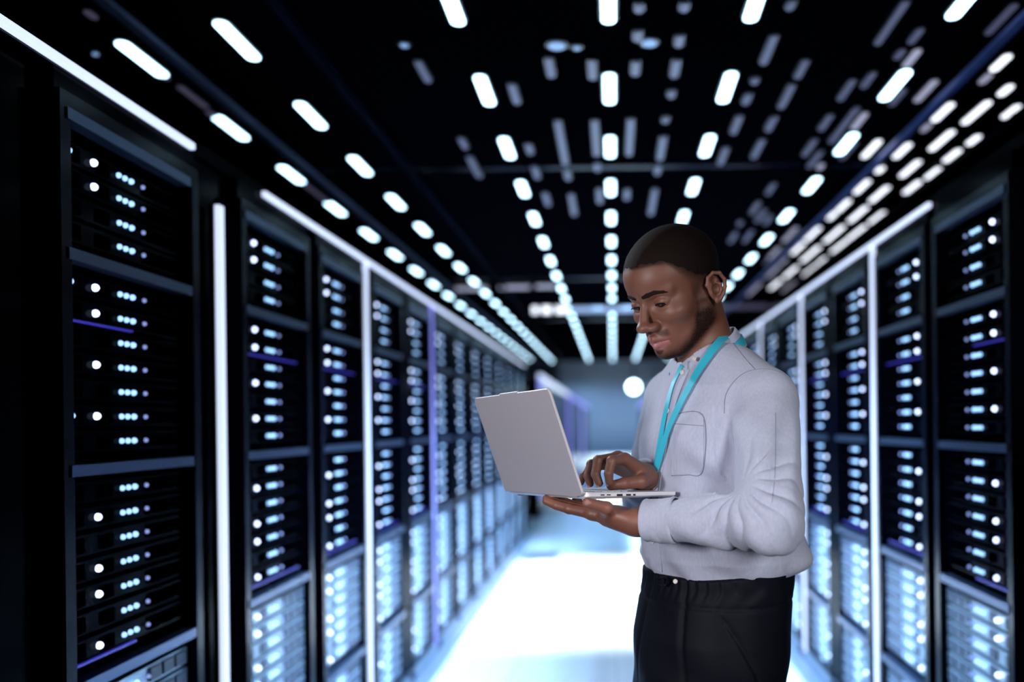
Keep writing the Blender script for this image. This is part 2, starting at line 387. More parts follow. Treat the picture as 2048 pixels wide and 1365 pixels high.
def tray(x, y0, y1, label, m, w_=0.045, h_=0.03):
    t = empty('cable_tray', (x, (y0 + y1) / 2, TOPZ - 0.05)); tag(t, label, 'cable tray')
    L_ = (y1 - y0) / 2
    a = MB(); a.box(-w_ / 2, w_ / 2, -L_, L_, -h_ / 2, -h_ / 2 + .006); a.build('tray_floor', m, t)
    for s in (-1, 1):
        a = MB(); a.box(s * w_ / 2 - .003, s * w_ / 2 + .003, -L_, L_, -h_ / 2, h_ / 2); a.build('side_rail', m, t)
    k = -L_ + .4
    while k < L_:
        a = MB(); a.box(-.006, .006, k - .006, k + .006, 0, .05); a.build('hanger', M['post'], t); k += 1.6
M['trayblue'] = mat('tray_lit_blue', (0.16, 0.22, 0.55), 0.35, 0.3, var=0.1)  # blue light on the tray is put into its colour
tray(1.035 * (CEIL - .05), 2.0, 19, 'long blue-lit cable tray under the right half of the ceiling', M['trayblue'], .028, .02)
tray(-1.175 * (CEIL - .05), 2.0, 19, 'long grey cable tray above the left cabinets', M['tray'], .030, .02)
tray(-0.78 * (CEIL - .05), 2.0, 19, 'thin dark cable tray between the left light rows', M['post'], .04)
tray(1.35 * (CEIL - .05), 2.0, 19, 'thin dark cable tray nearest the right wall', M['post'], .04)
for py, lb in ((340, 'nearest thin cross beam under the ceiling'), (560, 'middle thin cross beam under the ceiling'), (640, 'farthest thin cross beam under the ceiling')):
    d = F_PX * (CEIL - .02) / (VPY - py)
    a = MB(); a.box(-2.69, 2.69, d - .03, d + .03, TOPZ - .008, TOPZ); tag(a.build('cross_beam', M['post']), lb, 'beam', None)

# ------------------------------------------------------------------ cabinets, servers, strips
SHELF = [0.366, -0.085, -0.54, -0.99]
ROWZ = [0.588, 0.535, 0.478, 0.423]
ROWZ += [0.313 - 0.0565 * i for i in range(7)] + [-0.135 - 0.0565 * i for i in range(7)]
ROWZ += [-0.60 - 0.0545 * i for i in range(7)] + [-1.045 - 0.052 * i for i in range(6)]
BIG = {0: 1, 1: 1, 4: 1, 5: 1, 7: 1, 9: 1, 12: 1, 14: 1, 15: 1, 17: 1, 18: 1, 19: 1, 21: 1, 22: 1, 24: 1, 27: 1, 29: 1}
RW = 0.60
def cabinet_meshes(sd):     # sd=-1: left side, front faces +x at local x=0, body extends to -x
    def B(mb, xa, xb, *r):   # xa = depth behind the front
        x0, x1 = sd * xa, sd * xb; mb.box(min(x0, x1), max(x0, x1), *r)
    t0 = CAM_Z + 0.70
    body = MB(); B(body, 0.03, .88, 0, .02, 0.08, t0); B(body, .03, .88, RW - .02, RW, .08, t0); B(body, .86, .88, .02, RW - .02, .08, t0); B(body, 0.0, .88, 0, RW, t0, t0 + .06); B(body, .03, .88, .02, RW - .02, .08, .10)
    fr = MB(); B(fr, -0.012, .03, 0, .035, .1, t0); B(fr, -.012, .03, RW - .035, RW, .1, t0); B(fr, -.012, .03, .035, RW - .035, t0 - .03, t0); B(fr, -.012, .03, .035, RW - .035, .1, .125)
    sh = MB(); B(sh, -0.016, .02, .02, RW - .05, -.012, .012)
    pl = MB(); B(pl, -0.03, .86, 0, RW, 0, .08)
    return body.mesh('cabinet_body', [M['black']]), fr.mesh('door_frame', [M['post']]), sh.mesh('shelf_bar', [M['bar']]), pl.mesh('plinth', [M['plinth']])
def server_mb(sd, mb, oy=0, oz=0, ox=0, mi=(0, 1)):
    def B(xa, xb, y0, y1, z0, z1, m):
        x0, x1 = ox + sd * xa, ox + sd * xb; mb.box(min(x0, x1), max(x0, x1), oy + y0, oy + y1, oz + z0, oz + z1, m)
    B(0.012, 0.60, .045, .555, -.022, .022, mi[0])
    B(0.008, .0125, .050, .10, -.016, .016, mi[1])
    B(0.008, .0125, .16, .21, -.016, .014, mi[1])
    for q in range(3): B(0.006, .0125, .36 + q * .063, .36 + q * .063 + .05, -.016, .016, mi[1])
def led_specs(row, rk):
    r = random.Random(row * 31 + rk * 7)
    o = .016 if rk == 0 else .0
    L = [(.228 + o, .0062, 'led'), (.254 + o, .0062, 'led'), (.281 + o, .0066, 'led')]
    L.append((.333 + o, .0052, 'ledd'))
    if BIG.get(row): L.append((.130 + o, .0082, 'ledw'))
    if rk == 0 and row in (0, 4, 9): L.append((.055, .0075, 'led'))
    return L
SRV = {}; LEDM = {}
VBAR = {}
for sd in (-1, 1):
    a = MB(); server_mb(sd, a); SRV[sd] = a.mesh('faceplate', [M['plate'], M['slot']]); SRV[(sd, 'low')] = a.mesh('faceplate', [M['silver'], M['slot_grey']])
    for r_, m_ in ((.0062, 'led'), (.0066, 'led'), (.0052, 'ledd'), (.0082, 'ledw'), (.0075, 'led')):
        a = MB(); a.dome(sd, 0, 0, 0, r_); LEDM[(sd, r_)] = a.mesh('status_light', [M[m_]])
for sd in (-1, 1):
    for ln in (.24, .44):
        a = MB(); x0, x1 = sorted((sd * .002, sd * .010)); a.box(x0, x1, .05, .05 + ln, -.027, -.0225); VBAR[(sd, ln)] = a.mesh('violet_reflection_bar', [M['reflv']])  # reflection of the opposite strip, put in as a glowing bar
CABM = {sd: cabinet_meshes(sd) for sd in (-1, 1)}
side_name = {-1: 'left', 1: 'right'}
far_mb = MB()
FAR_MATS = [M['plate'], M['slot'], M['led'], M['ledd'], M['ledw'], M['silver'], M['slot_grey']]
def cabinet(sd, y, idx, detail):
    t = empty('server_cabinet', (sd * AISLE, y, 0))
    tag(t, 'tall black server cabinet, %s from the camera on the %s of the aisle' % (ORD[idx], side_name[sd]), 'server cabinet', '%s row of server cabinets' % side_name[sd])
    bm_, fr, sh, pl = CABM[sd]
    put(bm_, 'cabinet_body', t); put(fr, 'door_frame', t); put(pl, 'plinth', t)
    for z in SHELF: put(sh, 'shelf_bar', t, (0, 0, CAM_Z + z))
    put(sh, 'shelf_bar', t, (0, 0, CAM_Z + 0.655))
    for ri, z in enumerate(ROWZ):
        if detail:
            if idx == 0 and ri >= len(ROWZ) - 6: continue
            s = empty('rack_server', (sd * AISLE, y, CAM_Z + z))
            tag(s, '%s rack server with status lights, %s from the top in the %s %s cabinet' % ('silver' if ri >= 18 else 'black', ORD[ri], ORD[idx], side_name[sd]), 'server', 'rack servers in the %s %s cabinet' % (ORD[idx], side_name[sd]))
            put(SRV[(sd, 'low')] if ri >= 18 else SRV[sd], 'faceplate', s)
            if ri in (5, 17): put(VBAR[(sd, .24 if idx == 0 else .44)], 'violet_reflection_bar', s)
            for (oy, r_, m_) in led_specs(ri, idx): put(LEDM[(sd, r_)], 'status_light', s, (0, oy, 0))
        else:
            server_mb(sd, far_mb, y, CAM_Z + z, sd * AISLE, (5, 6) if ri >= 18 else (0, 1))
            for (oy, r_, m_) in led_specs(ri, idx):
                far_mb.dome(sd, sd * AISLE, y + oy, CAM_Z + z, r_ * 1.05, 8, 3, {'led': 2, 'ledd': 3, 'ledw': 4}[m_])
def vstrip(sd, y, top, m, label, grp, bottom=0.05):
    t = empty('light_strip', (sd * (AISLE - .006), y, 0)); tag(t, label, 'light strip', grp)
    a = MB(); a.box(-.008, .008, -.015, .015, bottom, top); a.build('diffuser', m, t, bevel=.002)
    a = MB(); x0, x1 = sorted((sd * .008, sd * .022)); a.box(x0, x1, -.020, .020, bottom, top); a.build('channel', M['post'], t)
def tstrip(sd, y0, y1, m, label, grp):
    t = empty('light_strip', (sd * (AISLE - .010), (y0 + y1) / 2, CAM_Z + .757)); tag(t, label, 'light strip', grp)
    h = (y1 - y0) / 2
    a = MB(); a.box(-.008, .008, -h, h, -.009, .009); a.build('diffuser', m, t, bevel=.003)
    a = MB(); x0, x1 = sorted((sd * .008, sd * .025)); a.box(x0, x1, -h, h, -.012, .012); a.build('channel', M['post'], t)
def header(sd, y0, y1, idx):
    x0, x1 = sorted((sd * (AISLE + .017), sd * (AISLE + .10)))
    a = MB(); a.box(x0, x1, y0, y1, CAM_Z + .76, CAM_Z + .79)
    return a

# left row
lst = [1.80]
st = 2.54
k = 0
while st + 1.46 * k < 10.9:
    s0 = st + 1.46 * k; lst += [s0 + .14, s0 + .85]; k += 1
for i, y in enumerate(lst):
    cabinet(-1, y, i, i <= 4)
nst = k
for i in range(3):
    y = st + 1.46 * i
    top = CAM_Z + (.64 if i == 0 else .745)
    vstrip(-1, y + .04 if i else y, top, M['strip'] if i < 2 else (M['purple'] if i == 2 else M['reflv']), 'upright light strip, %s from the camera between the left cabinets' % ORD[i], 'upright light strips of the left row')
LEND = lst[-1] + RW
tstrip(-1, 0.9, 2.375, M['strip'], 'near pale light strip running above the nearest left cabinet', 'light strips along the cabinet tops')
tstrip(-1, 2.857, LEND, M['strip'], 'long pale light strip along the tops of the left cabinets', 'light strips along the cabinet tops')
# right row
rst = 3.81; rl = [2.49, 3.17]
k = 0
while rst + 1.45 * k < 10.9:
    s0 = rst + 1.45 * k; rl += [s0 + .09, s0 + .79]; k += 1
for i, y in enumerate(rl): cabinet(1, y, i, i <= 4)
for i in range(k):
    vstrip(1, rst + 1.45 * i, CAM_Z + .745, M['strip'], 'upright light strip, %s from the camera between the right cabinets' % ORD[i], 'upright light strips of the right row')
REND = rl[-1] + RW
tstrip(1, 3.11, REND, M['strip'], 'long pale light strip along the tops of the right cabinets', 'light strips along the cabinet tops')
for sd, ys in ((-1, lst), (1, rl)):
    y0 = ys[0]; y1 = ys[-1] + RW
    x0, x1 = sorted((sd * (AISLE + .02), sd * (AISLE + .06)))
    # top rail and lower skirting run along the row
    a = MB(); a.box(x0, x1, y0 - .6, y1, CAM_Z + .762, CAM_Z + .80)
    tag(a.build('top_rail', M['black']), 'black rail along the tops of the %s cabinets' % side_name[sd], 'rail')
    x0, x1 = sorted((sd * (AISLE - .10), sd * (AISLE - .035)))
    a = MB(); a.box(x0, x1, y0 - .6, y1, 0, .045)
    tag(a.build('skirting_rail', M['plinth'], bevel=.006), 'pale metal skirting rail along the foot of the %s cabinets' % side_name[sd], 'rail')
    # posts filling the gaps between cabinet pairs
gi = {-1: 0, 1: 0}
def filler(sd, y0, y1, label):
    x0, x1 = sorted((sd * (AISLE + .03), sd * (AISLE + .5)))
    a = MB(); a.box(x0, x1, y0, y1, 0, CAM_Z + .75)
    tag(a.build('filler_panel', M['black']), label, 'panel', 'black filler panels between the %s cabinets' % side_name[sd])
for sd, ys in ((-1, lst), (1, rl)):
    for i in range(len(ys) - 1):
        filler(sd, ys[i] + RW + .003, ys[i + 1] - .003, 'narrow black panel filling the %s gap between the %s cabinets' % (ORD[i], side_name[sd]))
tag(far_mb.build('rack_servers', FAR_MATS), 'servers with blue status lights in the far cabinets of both rows', 'servers', kind='stuff')
# nearest left cabinet neighbours (dark, mostly outside the frame)
filler(-1, 0.6, 1.79, 'broad black panel at the left edge of the picture')
# far bank behind the gap
for sd, ed in ((-1, [13.6, 22.4, 31.6]), (1, [13.6, 22.4, 31.6])):
    for i, y in enumerate(ed):
        t = empty('server_bank', (sd * (AISLE + 0.02), y, 0))
        tag(t, 'dark bank of cabinets outlined in violet, %s beyond the gap on the %s' % (ORD[i], side_name[sd]), 'server cabinet', 'far banks of cabinets')
        x0, x1 = sorted((0, sd * .9))
        a = MB(); a.box(x0, x1, 0, 8.4, 0, CAM_Z + .72); a.build('cabinet_body', M['black'], t)
        a = MB(); x0, x1 = sorted((0, sd * -.05)); a.box(x0, x1, 0, .12 + .05 * i, .3, CAM_Z + .70); a.build('upright_strip', M['purple'], t)
        a = MB(); a.box(x0, x1, 0, 8.4 , CAM_Z + .70, CAM_Z + .78); a.build('top_strip', M['purple'] if i else M['strip'], t)
# floodlight by the end wall
t = empty('flood_lamp', (0.70, 30.0, 2.67)); tag(t, 'dazzling round floodlight high up at the far end of the aisle', 'lamp')
a = MB(); n = 24
a.v = [(0.17 * math.cos(6.2832 * i / n), -.05, .17 * math.sin(6.2832 * i / n)) for i in range(n)] + [(0.2 * math.cos(6.2832 * i / n), .12, .2 * math.sin(6.2832 * i / n)) for i in range(n)]
a.f = [tuple(range(n)), tuple(range(n, 2 * n))[::-1]] + [(i, n + i, n + (i + 1) % n, (i + 1) % n) for i in range(n)]; a.m = [0] * (n + 2)
M['flood'] = mat('flood_lens', (1, 1, 1), .3, emit=(0.60, 0.90, 1.0), es=14.0)
a.build('lens', M['flood'], t)
a = MB(); a.box(-.03, .03, .05, .11, .19, 1.92); a.build('drop_rod', M['post'], t)
# perforated floor tiles
def vent(x0, x1, y0, y1, label, m):
    t = empty('floor_grille', ((x0 + x1) / 2, (y0 + y1) / 2, 0)); tag(t, label, 'floor grille', 'perforated floor tiles by the left cabinets')
    hw, hl = (x1 - x0) / 2, (y1 - y0) / 2
    a = MB(); a.box(-hw, hw, -hl, hl, 0, .003); a.build('grille_frame', m, t)
    a = MB()
    for i in range(9):
        for j in range(5):
            cx = -hw + .03 + (2 * hw - .06) * (i + .5) / 9; cy = -hl + .03 + (2 * hl - .06) * (j + .5) / 5
            a.box(cx - .015, cx + .015, cy - .03, cy + .03, .003, .0045)
    a.build('grille_slots', M['slot'], t)
M['grille'] = mat('grille_metal', (0.35, 0.42, 0.5), .3, .4)
M['grille_light'] = mat('grille_pale', (0.62, 0.68, 0.75), .3)
vent(-1.02, -.60, 9.3, 9.95, 'dark perforated floor tile at the foot of the left cabinets, farther one', M['grille'])
vent(-1.02, -.60, 6.65, 7.15, 'pale perforated floor tile at the foot of the left cabinets, nearer one', M['grille_light'])
# ------------------------------------------------------------------ organic shapes: distance fields turned into meshes
def nrm(v): v = np.asarray(v, float); return v / np.linalg.norm(v)
def smin(a, b, k):
    h = np.clip(0.5 + 0.5 * (b - a) / k, 0, 1); return b * (1 - h) + a * h - k * h * (1 - h)
def smax(a, b, k): return -smin(-a, -b, k)
def ell(P, c, r):
    q = (P - np.asarray(c)) ; r = np.asarray(r, float)
    k0 = np.linalg.norm(q / r, axis=1); k1 = np.linalg.norm(q / (r * r), axis=1) + 1e-9
    return k0 * (k0 - 1) / k1
def cone(P, a, b, ra, rb):
    a = np.asarray(a, float); b = np.asarray(b, float); ab = b - a
    t = np.clip(((P - a) @ ab) / (ab @ ab + 1e-12), 0, 1)
    return np.linalg.norm(P - a - t[:, None] * ab, axis=1) - (ra + (rb - ra) * t)
def chain(P, pts, rs, k=0.004):
    d = None
    for i in range(len(pts) - 1):
        e = cone(P, pts[i], pts[i + 1], rs[i], rs[i + 1]); d = e if d is None else smin(d, e, k)
    return d
def grad(f, P, e=4e-4):
    g = np.zeros_like(P)
    for s in ((1, -1, -1), (-1, -1, 1), (-1, 1, -1), (1, 1, 1)):
        s = np.array(s, float); g += s * f(P + s * e)[:, None]
    return g / (4 * e)
def chunked(f, P, n=400000):
    return np.concatenate([f(P[i:i + n]) for i in range(0, len(P), n)]) if len(P) > n else f(P)
def mesh_field(f, lo, hi, h, cf=4, slack=1.9):
    lo = np.array(lo, float); hi = np.array(hi, float)
    nc = np.ceil((hi - lo) / (h * cf)).astype(int); n = nc * cf + 1
    ax = [lo[i] + (np.arange(nc[i]) + 0.5) * h * cf for i in range(3)]
    G = np.stack(np.meshgrid(*ax, indexing='ij'), -1).reshape(-1, 3)
    D = chunked(f, G).reshape(nc)
    act = np.abs(D) < h * cf * slack
    S = np.ones(n, np.float32)
    full = np.repeat(np.repeat(np.repeat(D, cf, 0), cf, 1), cf, 2)
    S[:-1, :-1, :-1] = full
    need = np.zeros(n, bool)
    ra = np.repeat(np.repeat(np.repeat(act, cf, 0), cf, 1), cf, 2)
    for dx in (0, 1):
        for dy in (0, 1):
            for dz in (0, 1):
                need[dx:n[0] - 1 + dx, dy:n[1] - 1 + dy, dz:n[2] - 1 + dz] |= ra
    I = np.argwhere(need)
    S[need] = chunked(f, lo + I * h)
    neg = S < 0
    cnt = np.zeros(tuple(n - 1), np.int8)
    for dx in (0, 1):
        for dy in (0, 1):
            for dz in (0, 1): cnt += neg[dx:n[0] - 1 + dx, dy:n[1] - 1 + dy, dz:n[2] - 1 + dz]
    cells = np.argwhere((cnt > 0) & (cnt < 8))
    idx = -np.ones(tuple(n - 1), np.int64); idx[tuple(cells.T)] = np.arange(len(cells))
    acc = np.zeros((len(cells), 3)); num = np.zeros(len(cells))
    cor = [(a, b_, c) for a in (0, 1) for b_ in (0, 1) for c in (0, 1)]
    for i in range(8):
        for j in range(i + 1, 8):
            a = np.array(cor[i]); b_ = np.array(cor[j])
            if np.abs(a - b_).sum() != 1: continue
            va = S[tuple((cells + a).T)]; vb = S[tuple((cells + b_).T)]
            m = (va < 0) != (vb < 0); t = va[m] / (va[m] - vb[m])
            acc[m] += a + t[:, None] * (b_ - a); num[m] += 1
    V = lo + (cells + acc / num[:, None]) * h
    faces = []
    for axn in range(3):
        u, v = (axn + 1) % 3, (axn + 2) % 3
        sl0 = [slice(1, -1)] * 3; sl0[axn] = slice(0, -1); sl1 = [slice(1, -1)] * 3; sl1[axn] = slice(1, None)
        A = neg[tuple(sl0)]; B = neg[tuple(sl1)]
        for flip in (False, True):
            m = (A & ~B) if not flip else (~A & B)
            e = np.argwhere(m); off = np.ones(3, int); off[axn] = 0; e = e + off
            du = np.zeros(3, int); du[u] = 1; dv = np.zeros(3, int); dv[v] = 1
            q = [e - du - dv, e - dv, e, e - du]
            ids = [idx[tuple(np.clip(c_, 0, n - 2).T)] for c_ in q]
            fa = np.stack(ids, 1)
            if flip: fa = fa[:, ::-1]
            faces.append(fa[(fa >= 0).all(1)])
    Fc = np.concatenate(faces)
    for _ in range(2):
        g = np.concatenate([grad(f, V[i:i + 300000]) for i in range(0, len(V), 300000)])
        d = chunked(f, V); gl = (g * g).sum(1) + 1e-6
        st_ = g * (d / gl)[:, None]; ln = np.linalg.norm(st_, axis=1); sc = np.minimum(1, 0.8 * h / (ln + 1e-9))
        V = V - st_ * sc[:, None]
    return V, Fc
def np_mesh(name, V, Fc, mats, parent=None, tone=None, smooth=True):
    me = bpy.data.meshes.new(name)
    me.vertices.add(len(V)); me.vertices.foreach_set('co', V.astype(np.float32).ravel())
    me.loops.add(Fc.size); me.loops.foreach_set('vertex_index', Fc.astype(np.int32).ravel())
    me.polygons.add(len(Fc)); me.polygons.foreach_set('loop_start', np.arange(0, Fc.size, 4, dtype=np.int32))
    me.polygons.foreach_set('use_smooth', np.ones(len(Fc), bool))
    me.update(calc_edges=True); me.validate()
    if not isinstance(mats, (list, tuple)): mats = [mats]
    for m in mats: me.materials.append(m)
    if tone is not None:
        at = me.color_attributes.new('tone', 'FLOAT_COLOR', 'POINT')
        at.data.foreach_set('color', np.concatenate([tone, np.ones((len(V), 1))], 1).astype(np.float32).ravel())
    o = bpy.data.objects.new(name, me); C.objects.link(o)
    if parent: o.parent = parent
    return o
def sstep(a, b_, x):
    t = np.clip((x - a) / (b_ - a), 0, 1); return t * t * (3 - 2 * t)

# ---- frames of the standing man
BF = nrm((-0.83, -0.555, 0)); BL = nrm((0.555, -0.83, 0)); BZ = np.array((0, 0, 1.0))
T0 = np.array((0.211, 1.757, 0.0))
HS = 1.03
TH = math.radians(26)
HFh = nrm((-0.76, -0.65, 0)); HL = np.array((0.65, -0.76, 0)); HL = nrm(HL)
HFw = HFh * math.cos(TH) - BZ * math.sin(TH); HUp = HFh * math.sin(TH) + BZ * math.cos(TH)
HO = np.array((0.122, 1.712, 1.689))
HM = np.stack([HFw, HL, HUp], 1)          # columns: forward, left, up
def to_head(P):
    q = ((P - HO) @ HM) / HS; c = q[:, 2]
    t = np.clip(-c / .05, 0, 1)
    q[:, 2] = c - .006 * t * t * (3 - 2 * t) - .003 * np.exp(-((c + .045) / .018) ** 2)
    return q
def from_head(q): return HO + HM @ (np.asarray(q, float) * HS)
def to_body(P):
    q = P - T0; return np.stack([q @ BF, q @ BL, P[:, 2]], 1)
def from_body(a, b_, z): return T0 * [1, 1, 0] + BF * a + BL * b_ + BZ * z

NB = np.array((0.192, 1.745, 1.535)); NT = from_head((-0.035, 0, -0.045))
def skull(Q, with_ear=True):
    q = Q.copy(); ab = np.abs(q[:, 1]); qs = np.stack([q[:, 0], ab, q[:, 2]], 1)
    d = ell(qs, (-.010, 0, .036), (.099, .0765, .080))
    d = smin(d, ell(qs, (.026, 0, .040), (.066, .060, .050)), .02)
    d = smin(d, ell(qs, (.030, 0, -.028), (.056, .058, .068)), .022)
    d = smin(d, ell(qs, (.040, 0, -.076), (.043, .043, .036)), .018)
    d = smin(d, cone(qs, (-.006, .051, -.062), (.062, .020, -.103), .013, .013), .022)
    d = smin(d, cone(qs, (-.006, .056, -.030), (-.006, .051, -.062), .014, .013), .02)
    d = smin(d, ell(qs, (.053, .040, -.030), (.022, .021, .017)), .030)
    d = smin(d, cone(qs, (.080, .010, .019), (.062, .046, .017), .0095, .008), .012)
    d = smin(d, ell(qs, (.066, 0, -.070), (.028, .032, .024)), .014)
    d = smin(d, ell(qs, (.074, 0, -.101), (.017, .019, .015)), .014)
    # eye sockets
    d = smax(d, -ell(qs, (.093, .032, -.001), (.020, .019, .0125)), .010)
    # lids
    lid = ell(qs, (.0675, .0315, -.001), (.0155, .0175, .0142))
    slit = ell(qs, (.084, .0325, -.0050), (.013, .0142, .0046))
    lid = smax(lid, -slit, .0012)
    crease = ell(qs, (.0885, .032, .0078), (.008, .0135, .0012))
    d = smin(d, lid, .0025); d = smax(d, -crease, .002)
    d = smax(d, -slit, .001)
    # nose
    n_ = cone(qs, (.083, 0, .010), (.105, 0, -.037), .0065, .0105)
    n_ = smin(n_, ell(qs, (.1080, 0, -.042), (.0118, .0135, .0112)), .008)
    n_ = smin(n_, ell(qs, (.0955, .0150, -.0465), (.0135, .0095, .0095)), .006)
    d = smin(d, n_, .007)
    d = smax(d, -ell(qs, (.101, .0078, -.0560), (.0065, .0038, .0055)), .002)
    # lips
    up = smin(cone(qs, (.0955, .004, -.0690), (.0800, .0250, -.0755), .0056, .0030), cone(qs, (.0955, 0, -.0700), (.0955, .004, -.0690), .0054, .0056), .003)
    lo = cone(qs, (.0932, 0, -.0815), (.0800, .0220, -.0775), .0062, .0030)
    d = smin(d, up, .0035); d = smin(d, lo, .004)
    gr = chain(qs, [(.102, 0, -.0758), (.0950, .012, -.0756), (.0830, .0270, -.0778)], [.0010, .0012, .0012], .002)
    d = smax(d, -gr, .0018)
    d = smax(d, -cone(qs, (.101, 0, -.058), (.102, 0, -.066), .0016, .0020), .003)
    d = smax(d, -cone(qs, (.102, .0, -.0925), (.094, .014, -.0915), .004, .003), .006)
    if not with_ear: return d
    # ear
    e0 = np.array((-.012, .0765, -.018))
    def E(a, c, o=0.0): return (e0[0] + a, e0[1] + o - a * 0.30, e0[2] + c)
    qe = qs
    disc = ell(qe, E(-.006, .001, .002), (.0185, .0060, .029))
    bowl = ell(qe, E(-.003, -.001, .0085), (.0095, .0075, .0125))
    fossa = ell(qe, E(-.005, .017, .0085), (.0085, .0045, .0070))
    disc = smax(disc, -bowl, .003); disc = smax(disc, -fossa, .002)
    hel = chain(qe, [E(.007, .002, .006), E(.010, .014, .005), E(.004, .026, .006), E(-.007, .031, .008), E(-.018, .026, .010), E(-.0225, .012, .011), E(-.020, -.004, .010), E(-.014, -.018, .008), E(-.006, -.027, .006)],
                [.0024, .0030, .0032, .0032, .0034, .0034, .0032, .0034, .0040], .002)
    anti = chain(qe, [E(-.006, .014, .008), E(-.013, .006, .009), E(-.013, -.006, .008), E(-.006, -.015, .008)], [.0022, .0030, .0030, .0028], .003)
    lobe = ell(qe, E(-.002, -.027, .005), (.0075, .0042, .0075))
    trag = ell(qe, E(.0075, -.005, .007), (.0035, .0030, .0055))
    ear = smin(disc, hel, .003); ear = smin(ear, anti, .0025); ear = smin(ear, lobe, .004); ear = smin(ear, trag, .003)
    return smin(d, ear, .004)
def head_field(P):
    d = skull(to_head(P)) * HS
    nk = cone(P, NT, NB, .053, .060)
    d = smin(d, nk, .022)
    ad = ell(P, from_head((.012, 0, -.125)), (.016, .014, .016))
    return smin(d, ad, .014)

# ---- arms and hands
SH_L = np.array((.279, 1.632, 1.466)); EL_L = np.array((.256, 1.462, 1.268)); WR_L = np.array((.052, 1.562, 1.258))
SH_R = np.array((.126, 1.885, 1.478)); EL_R = np.array((.068, 1.945, 1.262)); WR_R = np.array((.060, 1.697, 1.328))
lf = nrm((-.885, .435, .175)); lt = nrm((-.44, -.90, 0)); ln_ = np.cross(lf, lt); ln_ = ln_ if ln_[2] > 0 else -ln_
def LH_(a, b_, c): return WR_L + lf * a + lt * b_ + ln_ * c
LFING = []
for off, seg, rr, cur in ((.031, (.047, .026, .022), .0092, .000), (.010, (.051, .030, .023), .0094, .002), (-.011, (.047, .028, .022), .0090, .003), (-.031, (.036, .021, .019), .0080, .004)):
    m0 = LH_(.092 - abs(off - .01) * .2, off, -.003); fan = off * .35
    p = [m0]; a = 0.0
    for s_, bend in zip(seg, (-.02, .06, .10)):
        a += bend; dirv = nrm(lf * math.cos(a) + ln_ * math.sin(a) + lt * fan * 2.0); p.append(p[-1] + dirv * s_)
    LFING.append((p, [rr * 1.12, rr, rr * .93, rr * .80]))
LTHUMB = ([LH_(.022, .024, -.002), LH_(.050, .046, .006), np.array((-.014, 1.520, 1.2850)), np.array((-.046, 1.500, 1.2965))], [.0165, .0135, .0112, .0088])
RFING = [
    ([(.020, 1.640, 1.364), (-.004, 1.612, 1.362), (-.010, 1.603, 1.340), (-.009, 1.606, 1.324)], .0092),
    ([(.008, 1.658, 1.367), (-.029, 1.634, 1.362), (-.034, 1.622, 1.338), (-.028, 1.622, 1.3215)], .0094),
    ([(-.003, 1.676, 1.362), (-.042, 1.655, 1.354), (-.049, 1.645, 1.334), (-.045, 1.646, 1.3195)], .0090),
    ([(-.012, 1.692, 1.353), (-.046, 1.683, 1.345), (-.058, 1.676, 1.332), (-.063, 1.672, 1.3200)], .0080)]
RTHUMB = ([(.060, 1.668, 1.326), (.050, 1.640, 1.322), (.018, 1.625, 1.320), (-.006, 1.618, 1.317)], [.0150, .0125, .0105, .0086])
def left_hand(P):
    d = None
    for (p, r_), off in zip(LFING, (.031, .010, -.011, -.031)):
        e = cone(P, LH_(.010, off * .55, -.004), p[0], .0165, .0118); d = e if d is None else smin(d, e, .012)
    d = smin(d, cone(P, LH_(.015, .018, -.010), LH_(.055, .036, -.004), .017, .014), .012)
    d = smin(d, cone(P, LH_(.015, -.018, -.008), LH_(.065, -.030, -.006), .015, .013), .012)
    fs = None
    for p, r_ in LFING:
        e = chain(P, p, r_, .0015)
        e = smin(e, np.linalg.norm(P - p[1], axis=1) - r_[1] * 1.05, .002)
        fs = e if fs is None else smin(fs, e, .0012)
    d = smin(d, fs, .007)
    d = smin(d, chain(P, *LTHUMB, .004), .008)
    d = smin(d, cone(P, LH_(.012, 0, -.004), WR_L + (EL_L - WR_L) * .35, .0235, .030), .014)
    d = smin(d, cone(P, LH_(.0, .010, -.002), LH_(.0, -.010, -.002), .021, .021), .012)
    return d
def right_hand(P):
    d = None; base = WR_R
    for k, (p, r_) in enumerate(RFING):
        b0 = WR_R + (np.array(p[0]) - WR_R) * .12 + BL * (.012 - .008 * k)
        e = cone(P, b0, p[0], .0165, .0116); d = e if d is None else smin(d, e, .011)
    fs = None
    for p, r_ in RFING:
        p = [np.array(x_) for x_ in p]
        e = chain(P, p, [r_ * 1.12, r_ * 1.02, r_ * .92, r_ * .80], .0015)
        e = smin(e, np.linalg.norm(P - p[1], axis=1) - r_ * 1.10, .002)
        fs = e if fs is None else smin(fs, e, .0010)
    d = smin(d, fs, .006)
    d = smin(d, chain(P, *RTHUMB, .004), .010)
    d = smin(d, cone(P, WR_R, WR_R + (EL_R - WR_R) * .35, .0235, .030), .014)
    return d

